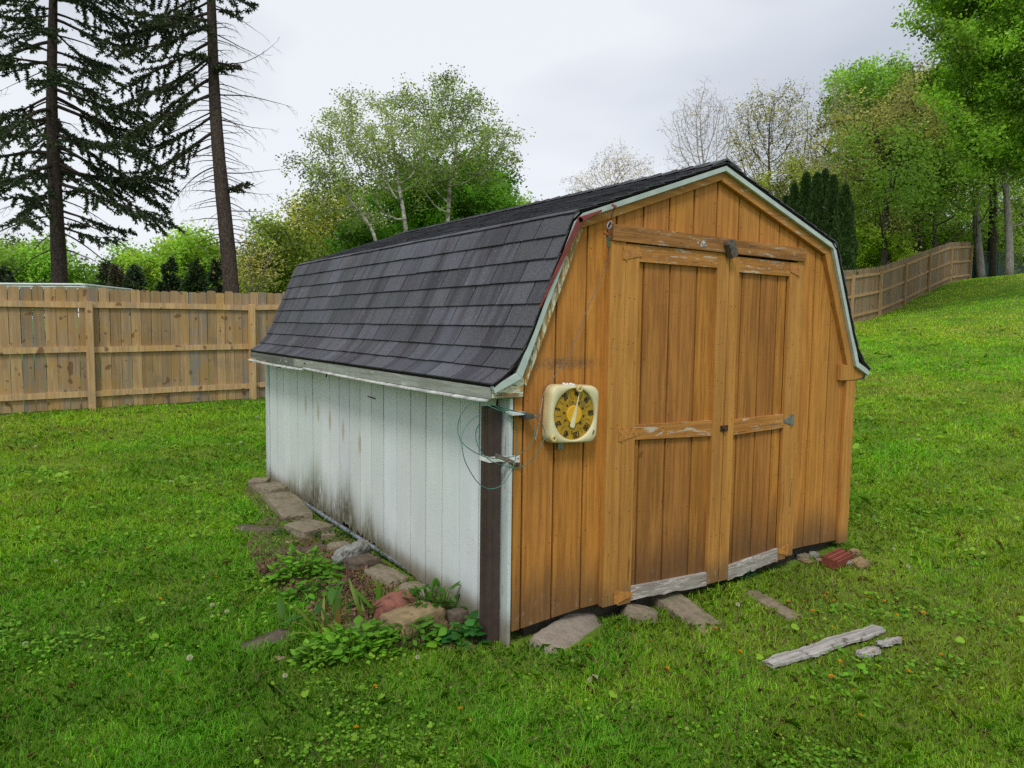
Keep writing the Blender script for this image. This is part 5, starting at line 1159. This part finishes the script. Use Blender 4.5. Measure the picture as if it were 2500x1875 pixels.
for i, (y, az, l_, pt_) in enumerate(((40, 3.0, 2.6, -.3), (70, 3.5, 2.6, -.4), (110, 2.9, 2.8, -.45), (150, 3.3, 2.7, -.5), (150, 2.5, 2.0, -.4), (200, 3.1, 2.8, -.5), (240, 3.6, 2.3, -.55), (290, 3.0, 2.2, -.55), (330, 3.3, 2.5, -.6), (-10, 3.2, 2.4, -.25), (-60, 2.8, 2.3, -.2), (-60, 3.6, 2.3, -.2), (-120, 3.1, 2.2, -.1), (-180, 3.0, 2., 0), (10, 2.6, 2.2, -.3), (60, 4.0, 1.8, -.3),
        (30, 0.2, .8, -.2), (-20, .6, 1.0, -.2), (-80, -.3, 1.2, -.1), (160, .5, .5, -.2), (180, -.6, .4, -.2), (470, .1, .55, .1), (90, -1.5, 1.3, -.3), (0, -1.4, 1.3, -.3), (150, -1.7, 1.0, -.4), (-60, -1.2, 1.4, -.2), (-140, .4, 1.4, 0), (-200, -.8, 1.4, 0), (-260, 2.2, 1.4, .1), (-320, 4, 1.1, .2), (-380, 1, .9, .2))):
    brB.append((zpx(y), az, l_, pt_+.05, .35, .55))
for y in range(60, 600, 11):
    for s_ in (0, math.pi): dB.append((zpx(y), s_+r_.uniform(-.8, .8), r_.uniform(.35, 1.25), r_.uniform(-.1, .25), r_.uniform(.5, 1.4), .0))
dB += [(zpx(165), .1, 1.75, .05, .0, .75), (zpx(240), .15, 1.9, .1, .9, -.2), (zpx(300), .3, 1.3, -.1, .5, .1), (zpx(480), .05, 1.1, .15, -.5, .6), (zpx(415), 3.1, 1.9, -.15, 1.3, -.6), (zpx(430), .25, 1.5, .0, .3, .0), (zpx(360), 3.3, 2.2, -.45, .1, .1), (zpx(280), 3.0, 2.1, -.5, .2, .1), (zpx(90), .2, 1.4, -.3, .8, -.2), (zpx(20), .1, 1.4, -.35, .6, 0)]
spruce(402, 568, 513, 15, 19, brB, dB, 'leaning tall spruce with many dead bare branches on its right side', .225, (.045, .062, .024))

# ------------------------------------------------------------------ chain-link fence beyond the hill fence, pale roof edge behind the left one
E0 = np.array(RB[-1])+np.array([.25, .1]); dc = np.array([1, .02]); Pc = [E0+dc/np.linalg.norm(dc)*3.0*k for k in range(6)]
cl = wroot('chain_link_fence', (Pc[0][0], Pc[0][1], hz(*Pc[0])), 'green chain-link fence with dark slats right of the climbing fence', 'fence')
zc0 = [max(hz(p[0], p[1]), 0) for p in Pc]; hc = 1.35
m_chain = simple('green_vinyl_wire', (.03, .06, .045), .5); m_slat = simple('dark_green_slats', (.012, .05, .045), .6, 0, 8, .3, 0)
for p, z in zip(Pc, zc0):
    b = MB(); b.tube([(p[0], p[1], z-.1), (p[0], p[1], z+hc)], .03, 8); b.build('post', m_chain, cl)
b = MB(); b.tube([(p[0], p[1], z+hc) for p, z in zip(Pc, zc0)], .024, 6); b.build('top_rail', m_chain, cl)
for k in range(5):
    A, B = Vector((*Pc[k], zc0[k])), Vector((*Pc[k+1], zc0[k+1])); l_ = (B-A).length; d = (B-A)/l_; V = []; F = []
    n = int(l_/.09)
    for i in range(-int(hc/.09), n):
        for sg in (1, -1):
            u0, u1 = i*.09, i*.09+hc; a0, a1 = max(u0, 0), min(u1, l_)
            if a1 <= a0: continue
            h0, h1 = (a0-u0), (a1-u0)
            if sg < 0: h0, h1 = hc-h0, hc-h1
            for u, h in ((a0, h0), (a1, h1)):
                q = A+d*u; 
                for e in (-.005, .005): V.append((q.x, q.y+sg*.003, q.z+h+e))
            m = len(V)-4; F.append((m, m+1, m+3, m+2))
    npmesh('mesh', np.array(V), np.array(F), np.ones((len(V), 3)), m_chain, cl)
    if k in (0, 1, 2):
        b = MB(); u = .05
        while u < l_-.05:
            q = A+d*u; hh = hc*rnd.uniform(.55, .72)*(1 if k < 1 else .8); b.box((q.x, q.y+.01, q.z+.02), (q.x+.045, q.y+.016, q.z+hh), (rnd.uniform(.7, 1.2),)*3); u += .052
        b.build('slats', m_slat, cl)
zt0 = at(130, 692, 13.6); cn = wroot('canopy_roof', (zt0[0], zt0[1], hz(zt0[0], zt0[1])), 'pale flat metal canopy edge just above the left fence', 'canopy')
m_can = simple('pale_canopy_metal', (.62, .68, .66), .5)
A, Bm, Cc = at(-500, 689, 13.5), at(205, 694.5, 13.6), at(322, 707, 18.5); b = MB()
for (p, q) in ((A, Bm), (Bm, Cc)):
    for dz, th_2 in ((0, .022), (-.045, .014)):
        p0, q0 = Vector(p)+Vector((0, 0, dz)), Vector(q)+Vector((0, 0, dz)); b.tube([p0, q0], th_2, 6)
b.build('rim', m_can, cn)
b = MB(); D_ = Vector(A)+(Vector(Cc)-Vector(Bm)); b.add([tuple(Vector(p)-Vector((0, 0, .06+t))) for t in (0, .03) for p in (A, Bm, Cc, D_)], [(0, 1, 2, 3), (7, 6, 5, 4), (0, 4, 5, 1), (1, 5, 6, 2), (2, 6, 7, 3), (3, 7, 4, 0)]); b.build('panel', m_can, cn)
for p in (A, Bm, Cc, D_):
    b = MB(); z = hz(p[0], p[1]); b.tube([(p[0], p[1], z-.1), (p[0], p[1], p[2]-.03)], .04, 8); b.build('post', m_can, cn)

# ------------------------------------------------------------------ lawn: grass blades, broad little leaves
obst = []
for o in COL.objects:
    if o.name.split('.')[0] in ('stone', 'edging_stone', 'concrete_slab', 'board') and o.type == 'MESH' and not o.parent:
        co = np.array([v.co for v in o.data.vertices]); R = np.array(o.rotation_euler.to_matrix()); w = co@R.T+np.array(o.location); obst.append((w[:, 0].min(), w[:, 0].max(), w[:, 1].min(), w[:, 1].max(), w, o.name))
def hull(P):
    P = sorted(set(map(tuple, np.round(P, 4)))); 
    def half(Q):
        h = []
        for p in Q:
            while len(h) > 1 and (h[-1][0]-h[-2][0])*(p[1]-h[-2][1])-(h[-1][1]-h[-2][1])*(p[0]-h[-2][0]) <= 0: h.pop()
            h.append(p)
        return h
    return half(P)[:-1]+half(P[::-1])[:-1]
hulls = []
for o in obst:
    h = np.array(hull(o[4][:, :2])); c = h.mean(0); hulls.append((o[:4], c+(h-c)*(.8 if not o[5].startswith('board') else .96)))
def free(x, y, bed_keep=0.):
    m = ~((x > -.03) & (x < W+.02) & (y > -.02) & (y < L+.05)); m &= (y < np.where(x < 24.3, 9.77+.101*x, 12.22+.2*(x-24.3))-.06)|(x > 40)
    for (a, b, c, d), h in hulls:
        k = np.where((x > a) & (x < b) & (y > c) & (y < d))[0]
        if len(k): m[k] &= ~in_poly(x[k], y[k], h)
    if bed_keep < 1: ib = in_poly(x, y, BED); m &= ~ib | (RG.random(len(x)) < bed_keep)
    return m
def lownoise(x, y, s, seed=0):
    r = np.random.default_rng(seed); v = 0
    for k in range(5):
        a = r.normal(size=2)*s*(1.55**k); v = v+np.sin(x*a[0]+y*a[1]+r.random()*6.28+1.3*np.sin(x*a[1]*.7-y*a[0]*.6))/(1+.35*k)
    return v/2.2
def scatter(n, r0, r1, half=1.0):
    r = np.exp(RG.uniform(math.log(r0), math.log(r1), n)); a = RG.uniform(-half, half, n)+math.atan2(FW[0], FW[1]); return CAM[0]+r*np.sin(a), CAM[1]+r*np.cos(a), r
x, y, r = scatter(1000000, 1.35, 46); x2, y2, r2 = scatter(170000, .4, 9, math.pi); k2 = np.abs((np.arctan2(x2-CAM[0], y2-CAM[1])-math.atan2(FW[0], FW[1])+math.pi) % (2*math.pi)-math.pi) > 1.0; x, y, r = np.concatenate([x, x2[k2]]), np.concatenate([y, y2[k2]]), np.concatenate([r, np.maximum(r2[k2], 4.0)]); cl_ = lownoise(x, y, 1.1, 3); dry = lownoise(x, y, .55, 9)+.45*lownoise(x, y, 3.1, 4)
near_door = np.exp(-(((x-1.6)/1.6)**2+((y+.75)/.65)**2))
k = free(x, y, .5) & (RG.random(len(x)) > near_door*.35) & (RG.random(len(x)) > np.clip((dry-1.05)*.8, 0, .5)); x, y, r, cl_, dry, near_door = x[k], y[k], r[k], cl_[k], dry[k], near_door[k]; n = len(x)
z = H(x, y); fs = np.maximum(1, r/3.2); hgt = (.030+.026*RG.random(n)**1.5+.010*np.clip(cl_, -1, 1))*np.where(r > 12, 1.1, 1)*(1-.45*near_door); wd = .0025*fs**.95*RG.uniform(.7, 1.4, n); hgt *= np.where(RG.random(n) < .03, 1.7, 1)*(1+.35*np.clip(lownoise(x, y, 5.5, 31), -1, 1))
an = RG.uniform(0, 6.28, n); ln = RG.uniform(.15, 1.05, n)*hgt*1.25; dx, dy = np.cos(an), np.sin(an); tw = an+np.pi/2+RG.normal(size=n)*.5; ux, uy = np.cos(tw)*wd, np.sin(tw)*wd
B0 = np.stack([x, y, z-.006], 1); U = np.stack([ux, uy, 0*ux], 1); Md = np.stack([x+dx*ln*.32, y+dy*ln*.32, z+hgt*.62], 1); Tp = np.stack([x+dx*ln, y+dy*ln, z+hgt*(1-.25*ln/hgt)], 1)
V = np.stack([B0-U*.5, B0+U*.5, Md+U*.45, Tp, Md-U*.45], 1).reshape(-1, 3)
gc = np.array([.155, .405, .024])[None]*(1+.26*RG.normal(size=(n, 1))*.8)*(1+.36*cl_[:, None])
yel = np.clip(.5+.7*dry+RG.normal(size=n)*.35, 0, 1)[:, None]; gc = gc*(1-yel*.6)+np.array([.50, .66, .045])[None]*yel*.6
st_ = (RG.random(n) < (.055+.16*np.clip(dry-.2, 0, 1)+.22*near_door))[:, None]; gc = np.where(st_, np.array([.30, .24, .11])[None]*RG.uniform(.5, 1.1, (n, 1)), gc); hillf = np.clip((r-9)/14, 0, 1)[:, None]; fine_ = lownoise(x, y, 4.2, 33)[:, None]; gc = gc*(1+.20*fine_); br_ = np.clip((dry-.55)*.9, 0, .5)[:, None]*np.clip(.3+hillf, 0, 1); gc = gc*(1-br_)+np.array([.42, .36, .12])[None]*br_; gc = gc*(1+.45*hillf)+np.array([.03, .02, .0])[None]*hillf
g_ = npmesh('grass', V, (np.arange(n)*5)[:, None]+np.arange(5)[None], np.repeat(np.clip(gc, .01, .75), 5, 0), m_grass); tag(g_, 'short mown green grass with dry stems all over the lawn', 'grass', kind='stuff')
# broad leaves: low clover and violet leaves
x, y, r = scatter(230000, 1.4, 24); pt_ = lownoise(x, y, 2.1, 21)+.6*lownoise(x, y, 6., 22); nd = np.exp(-(((x-1.6)/2.2)**2+((y+1.1)/1.2)**2))
k = free(x, y, .12) & (RG.random(len(x)) < np.clip(-.08+.9*pt_, .02, 1)**1.3); x, y, r, pt_ = x[k], y[k], r[k], pt_[k]; n = len(x); z = H(x, y)+RG.uniform(.012, .045, n)
sz = np.maximum(.0062, .0029*r**.9)*RG.uniform(.6, 1.35, n); big = (RG.random(n) < .035) & (r < 12); sz = np.where(big, sz*2.0, sz); nn_ = np.stack([RG.normal(size=n)*.35, RG.normal(size=n)*.35, np.ones(n)], 1); nn_ /= np.linalg.norm(nn_, axis=1)[:, None]; e1_ = np.cross(nn_, RG.normal(size=(n, 3))); e1_ /= np.linalg.norm(e1_, axis=1)[:, None]; e2_ = np.cross(nn_, e1_)
HEART = [(.55, 0, 0), (.80, .5, .05), (.25, .95, .05), (-.55, .62, .0), (-.9, 0, -.04), (-.55, -.62, .0), (.25, -.95, .05), (.80, -.5, .05)]
C_ = np.stack([x, y, z], 1); V = np.stack([C_+sz[:, None]*(-e1_*a+e2_*b+nn_*c) for a, b, c in HEART], 1).reshape(-1, 3)
lc = np.array([.15, .36, .022])[None]*(1+.3*RG.normal(size=(n, 1))); lc = np.where((RG.random(n) < .22)[:, None], np.array([.34, .56, .05])[None]*RG.uniform(.6, 1.1, (n, 1)), lc); lc = np.where(big[:, None], np.array([.30, .52, .04])[None]*RG.uniform(.6, 1.2, (n, 1)), lc)
g_ = npmesh('clover', V, (np.arange(n)*8)[:, None]+np.arange(8)[None], np.repeat(np.clip(lc, .01, .6), 8, 0), m_leaf); tag(g_, 'small round clover and violet leaves scattered through the lawn', 'ground cover', kind='stuff')
# pale clippings and bits of straw
x, y, r = scatter(26000, 1.5, 14); nd = np.exp(-(((x-1.7)/2.0)**2+((y+.7)/.9)**2)); ib = in_poly(x, y, BED); k = free(x, y, 1.) & (RG.random(len(x)) < .12+.6*nd+.8*ib); x, y, r = x[k], y[k], r[k]; n = len(x); z = H(x, y)+RG.uniform(.012, .04, n); a = RG.uniform(0, 6.28, n); l_ = RG.uniform(.012, .05, n)*np.maximum(1, r/5); w_ = .0012*np.maximum(1, r/3)
d = np.stack([np.cos(a)*l_, np.sin(a)*l_, RG.normal(size=n)*l_*.25], 1); u = np.stack([-np.sin(a)*w_, np.cos(a)*w_, 0*a], 1); c = np.stack([x, y, z], 1); V = np.stack([c-d-u, c-d+u, c+d+u, c+d-u], 1).reshape(-1, 3)
g_ = npmesh('dry_clippings', V, (np.arange(n)*4)[:, None]+np.arange(4)[None], np.repeat(np.array([.32, .25, .12])[None]*RG.uniform(.35, 1.1, (n, 1)), 4, 0), m_leaf); tag(g_, 'straw coloured grass clippings lying in the lawn and on the soil', 'clippings', kind='stuff')

# crumbs of bark and soil on the bare patch of the bed
n = 5200; x = RG.uniform(-.85, -.1, n); y = RG.uniform(.35, 2.1, n)+.2*RG.normal(size=n); k = in_poly(x, y, BED) & (RG.random(n) < np.exp(-((y-1.1)/.75)**2)+.12); x, y = x[k], y[k]; n = len(x); c = np.stack([x, y, H(x, y)+RG.uniform(.012, .035, n)], 1); s_ = RG.uniform(.004, .016, (n, 1, 1))*RG.uniform(.4, 1.4, (n, 1, 3))
T4 = np.array([[1, 1, 1], [-1, -1, 1], [-1, 1, -1], [1, -1, -1]], float)[None]+RG.normal(size=(n, 4, 3))*.4; V = (c[:, None]+T4*s_).reshape(-1, 3); o = (np.arange(n)*4)[:, None]; F = np.concatenate([o+np.array([a]) for a in ((0, 1, 2), (0, 3, 1), (0, 2, 3), (1, 3, 2))])
g_ = npmesh('bark_crumbs', V, F, np.repeat(np.array([.17, .09, .055])[None]*RG.uniform(.35, 1.5, (n, 1)), 4, 0), simple('crumb', (1, 1, 1), .95)); tag(g_, 'reddish brown soil crumbs and bark bits on the bare bed', 'soil crumbs', kind='stuff')
# dandelions: one built, the others copied
def dandelion():
    rng = random.Random(5); root = empty('dandelion', (0, 0, 0)); b = MB(); b.tube([(0, 0, -.01), (.003, .002, .03), (.004, .0, .052)], .0016, 5, (.09, .2, .04)); b.build('stem', m_leaf, root)
    b = MB()
    for ring, (n, rr, el) in enumerate(((16, .0155, .15), (13, .0125, .5), (9, .009, .95), (5, .005, 1.3))):
        for k in range(n):
            a = 6.283*(k+.5*ring)/n+rng.uniform(-.1, .1); c, s = math.cos(a), math.sin(a); ce, se = math.cos(el), math.sin(el); w = .0017
            col = (.78, .40, .01) if ring < 3 else (.62, .26, .005)
            b.add([(.004, 0, .052), (.004+c*rr*ce*.7-s*w, s*rr*ce*.7+c*w, .052+rr*se*.7), (.004+c*rr*ce, s*rr*ce, .052+rr*se), (.004+c*rr*ce*.7+s*w, s*rr*ce*.7-c*w, .052+rr*se*.7)], [(0, 1, 2, 3)], col)
    me_o = b.build('flower_head', m_leaf, root); return root
def copy_thing(o):
    c = o.copy(); COL.objects.link(c)
    for ch in [q for q in COL.objects if q.parent == o]: g = ch.copy(); COL.objects.link(g); g.parent = c
    return c
proto = dandelion(); tag(proto, 'small yellow dandelion flower in the lawn', 'dandelion', 'dandelions in the lawn')
DP = [(1502, 1492), (1500, 1532), (1668, 1541), (1746, 1537), (2023, 1533), (2011, 1449), (2022, 1463), (1971, 1475), (2008, 1458), (2045, 1470), (2120, 1464), (2157, 1471), (2060, 1497), (2188, 1503), (1421, 1598), (1449, 1606), (1570, 1593), (1627, 1635), (2197, 1563), (2208, 1573), (1864, 1641), (2048, 1621), (2037, 1657), (1432, 1579), (1262, 1545), (1545, 1540),
      (2095, 1752), (337, 1586), (401, 1579), (419, 1644), (910, 1686), (530, 1415), (388, 1463), (222, 1855), (577, 1785), (355, 1347), (1145, 1763), (318, 1652), (1590, 1568), (2135, 1600), (2210, 1640), (690, 1500), (1120, 1740), (2260, 1500), (1985, 1500), (2080, 1700), (1420, 1716), (870, 1790), (160, 1420), (1800, 1600), (1920, 1470), (2170, 1430), (2300, 1600), (1010, 1660), (1060, 1800)]
for i, (px, py) in enumerate(DP):
    p = ground_at(px, py+4); q = proto if i == 0 else copy_thing(proto); q.location = (p[0], p[1], p[2]-.015+rnd.uniform(-.006, .004)); q.rotation_euler = (rnd.uniform(-.5, .2), rnd.uniform(-.4, .4), rnd.uniform(0, 6)); s_ = rnd.uniform(.6, 1.0); q.scale = (s_, s_, s_)
def fluff():
    root = empty('dandelion_clock', (0, 0, 0)); b = MB(); b.tube([(0, 0, -.01), (0, 0, .05)], .0014, 5, (.2, .25, .1)); b.build('stem', m_leaf, root); b = MB(); rng = random.Random(3)
    for k in range(150):
        d = Vector((rng.gauss(0, 1), rng.gauss(0, 1), rng.gauss(0, 1))).normalized(); e = d.orthogonal().normalized()*.0022; c = Vector((0, 0, .052)); b.add([c+d*.012-e, c+d*.016, c+d*.012+e, c+d*.004], [(0, 1, 2, 3)], (.62, .62, .56))
    b.build('seed_head', m_leaf, root); return root
pf = fluff(); tag(pf, 'white dandelion seed head standing in the lawn', 'dandelion clock', 'white seed heads in the lawn')
for i, (px, py) in enumerate([(1800, 1483), (467, 1617), (697, 1663), (1445, 1671), (521, 1485), (558, 1502), (1446, 1670), (1020, 1615), (2090, 1182), (2135, 1268), (2180, 1345), (2240, 1080), (2350, 905), (2470, 1090), (2290, 1230), (170, 1060), (590, 1085), (560, 1090), (630, 1020), (250, 1150), (90, 1095), (420, 1180), (140, 1375), (60, 1583), (2210, 1390)]):
    p = ground_at(px, py+4); q = pf if i == 0 else copy_thing(pf); q.location = (p[0], p[1], p[2]-.01); s_ = rnd.uniform(.7, 1.0)*(1.25 if py < 1100 else 1); q.scale = (s_, s_, s_); q.rotation_euler = (rnd.uniform(-.3, .3), rnd.uniform(-.3, .3), 0)

# weeds around the bed
def leafshape(n=6, w=.5, tip=1.0):
    L_ = [(t, w*math.sin(math.pi*min(1, t**tip))**.8*(1-.15*t)) for t in [k/n for k in range(n+1)]]; return L_
def weed(name, px, py, rad, nl, ll, lw, col, label, hgt=.12, shape=1.0, up=.5, seed=0, heart=False, droop=.5, stems=True, ox=550, oy=1100, s_=2.7657, cat='plant', tipcol=None):
    rng = np.random.default_rng(seed+500); p0 = gp(px, py, 0, ox, oy, s_); root = wroot(name, tuple(p0), label, cat); b = MB(); sb = MB()
    for i in range(nl):
        a = rng.uniform(0, 6.28); rr = rad*math.sqrt(rng.random()); bx_, by_ = p0.x+math.cos(a)*rr*.8, p0.y+math.sin(a)*rr*.5; bz_ = hz(bx_, by_); az = a+rng.normal()*.7; h = hgt*rng.uniform(.3, 1.1)*(1-.5*(rr/rad)**2); l_ = ll*rng.uniform(.6, 1.2); el = up+rng.normal()*.3
        st0 = Vector((bx_-math.cos(az)*h*.3, by_-math.sin(az)*h*.3, bz_)); st1 = Vector((bx_, by_, bz_+h)) ; d = Vector((math.cos(az)*math.cos(el), math.sin(az)*math.cos(el), math.sin(el))); sd_ = Vector((-math.sin(az), math.cos(az), rng.normal()*.2)).normalized(); c = np.clip(np.array(col)*(1+rng.normal()*.22)+np.array([.02, .02, 0])*rng.normal(), .01, .6)
        if tipcol is not None and rng.random() < .35: c = np.array(tipcol)*rng.uniform(.6, 1.1)
        if stems: sb.tube([st0, (st0+st1)/2+Vector((0, 0, h*.1)), st1], .0018, 4, tuple(c*.8))
        K = 6; vs = []; q = st1.copy(); dd = d.copy()
        for k in range(K+1):
            t = k/K; w = (lw*(math.sin(math.pi*(t**.62))**.75 if heart else math.sin(math.pi*t**shape)**.9))*l_/ll
            if k == K or (k == 0 and not heart): w = .0006
            if heart and k == 0: w = lw*.45
            nrm = sd_.cross(dd).normalized(); vs += [q-sd_*w+nrm*w*.35, q-nrm*.0*w, q+sd_*w+nrm*w*.35]; q = q+dd*l_/K; dd = (dd+Vector((0, 0, -droop/K*1.5))).normalized()
        f = [(3*k, 3*k+1, 3*k+4, 3*k+3) for k in range(K)]+[(3*k+1, 3*k+2, 3*k+5, 3*k+4) for k in range(K)]
        b.add(vs, f, tuple(c))
    b.build('leaves', m_leaf, root, smooth=True)
    if stems: sb.build('stems', m_leaf, root)
    return root
LG, MG, DG = (.17, .40, .025), (.12, .31, .022), (.08, .20, .03)
weed('leafy_weed', 500, 880, .24, 150, .052, .019, LG, 'tall clump of broad bright leaves left of the bare soil', .20, up=.3, seed=1, heart=True, cat='weed')
weed('leafy_weed', 600, 1000, .20, 80, .052, .019, MG, 'darker broad leaves spreading below the tall bright clump', .13, up=.2, seed=2, heart=True, cat='weed')
weed('leafy_weed', 690, 880, .09, 20, .065, .026, MG, 'few large round leaves at the right edge of the bright clump', .14, up=.2, seed=3, heart=True, cat='weed')
weed('dock_plant', 690, 1110, .16, 12, .17, .022, DG, 'long blue-green dock leaves in the middle of the bed', .05, up=.65, seed=4, droop=.7, cat='weed')
weed('dock_plant', 480, 1180, .12, 7, .15, .019, DG, 'dark pointed leaves with reddish stem left of the yellowing lily', .04, up=.6, seed=5, droop=.7, cat='weed')
weed('lily_plant', 640, 1270, .06, 9, .27, .012, (.22, .26, .05), 'yellowing lily leaves with dry curled tips in front of the bed', .03, up=1.05, seed=6, droop=.9, stems=False, tipcol=(.45, .33, .12))
weed('lily_plant', 745, 1260, .03, 7, .22, .014, (.12, .22, .03), 'small upright green lily shoot with a brown tip', .02, up=1.25, seed=7, droop=.35, stems=False, tipcol=(.4, .26, .1))
weed('lily_plant', 930, 1140, .04, 8, .24, .011, (.20, .30, .07), 'fan of narrow pale blades in the bare soil left of the cobble', .02, up=.85, seed=8, droop=.3, stems=False)
weed('dock_plant', 1055, 1120, .03, 4, .20, .016, MG, 'single upright green leaf touching the pink cobble', .02, up=1.2, seed=9, droop=.3, stems=False, cat='weed')
weed('leafy_weed', 860, 1370, .30, 190, .052, .018, LG, 'wide mat of pointed bright leaves along the front of the bed', .15, up=.4, seed=10, heart=True, cat='weed')
weed('leafy_weed', 640, 1440, .18, 90, .042, .016, (.17, .37, .03), 'low bright weed clump at the lower left of the bed', .11, up=.3, seed=11, heart=True, cat='weed')
weed('buttercup_plant', 1240, 1310, .22, 110, .055, .013, (.10, .25, .02), 'fine-cut bright leaves spreading in front of the tan block', .12, up=.5, seed=12, cat='weed')
weed('buttercup_plant', 1400, 1120, .20, 95, .075, .012, (.085, .22, .02), 'feathery narrow-leaved weed rising over the last border stones', .19, up=.5, seed=13, cat='weed')
weed('violet_plant', 1640, 1290, .16, 44, .06, .028, (.06, .21, .03), 'glossy round violet leaves at the foot of the downspout', .12, up=.15, seed=14, heart=True, cat='weed')
weed('violet_plant', 1500, 1310, .14, 40, .055, .024, MG, 'mixed small round leaves left of the glossy violet leaves', .10, up=.3, seed=15, heart=True, cat='weed')
weed('buttercup_plant', 660, 590, .12, 60, .035, .009, DG, 'low dark weed tuft beside the thin border slab', .07, up=.6, seed=16, cat='weed')
weed('buttercup_plant', 420, 570, .16, 80, .035, .009, (.05, .15, .02), 'dark low weeds left of the curved border slab', .06, up=.5, seed=17, cat='weed')
weed('buttercup_plant', 680, 830, .20, 100, .04, .009, (.06, .16, .025), 'fine weeds under the jagged pale rock', .07, up=.6, seed=18, cat='weed')
weed('buttercup_plant', 1080, 720, .10, 60, .035, .008, (.07, .16, .03), 'thin weeds growing over the pipe', .06, up=.6, seed=19, cat='weed')
weed('buttercup_plant', 820, 590, .10, 60, .035, .008, (.06, .14, .025), 'small weeds between the pipe and the thin border slab', .06, up=.6, seed=20, cat='weed')
weed('violet_plant', 575, 1180, .06, 12, .04, .018, MG, 'few small leaves under the first planks right of the downspout', .05, up=.3, seed=21, heart=True, ox=1150, oy=1250, s_=4.148, cat='weed')
weed('dock_plant', 700, 1070, .12, 16, .08, .02, DG, 'weeds under the gap between the two doors', .05, up=.5, seed=22, ox=1400, oy=900, s_=2.07375, cat='weed')
weed('dock_plant', 830, 1065, .12, 12, .09, .018, (.04, .11, .05), 'blue-green leaves below the right door', .04, up=.5, seed=23, ox=1400, oy=900, s_=2.07375, cat='weed')
weed('leafy_weed', 1420, 1560, .14, 14, .05, .02, LG, 'bright broad leaves in the grass left of the long grey board end', .04, up=.3, seed=24, heart=True, ox=1400, oy=900, s_=2.07375, cat='weed')
weed('leafy_weed', 1260, 1590, .16, 12, .055, .024, (.17, .36, .03), 'pale yellow-green weed leaves in front of the long grey board', .04, up=.2, seed=25, heart=True, ox=1400, oy=900, s_=2.07375, cat='weed')
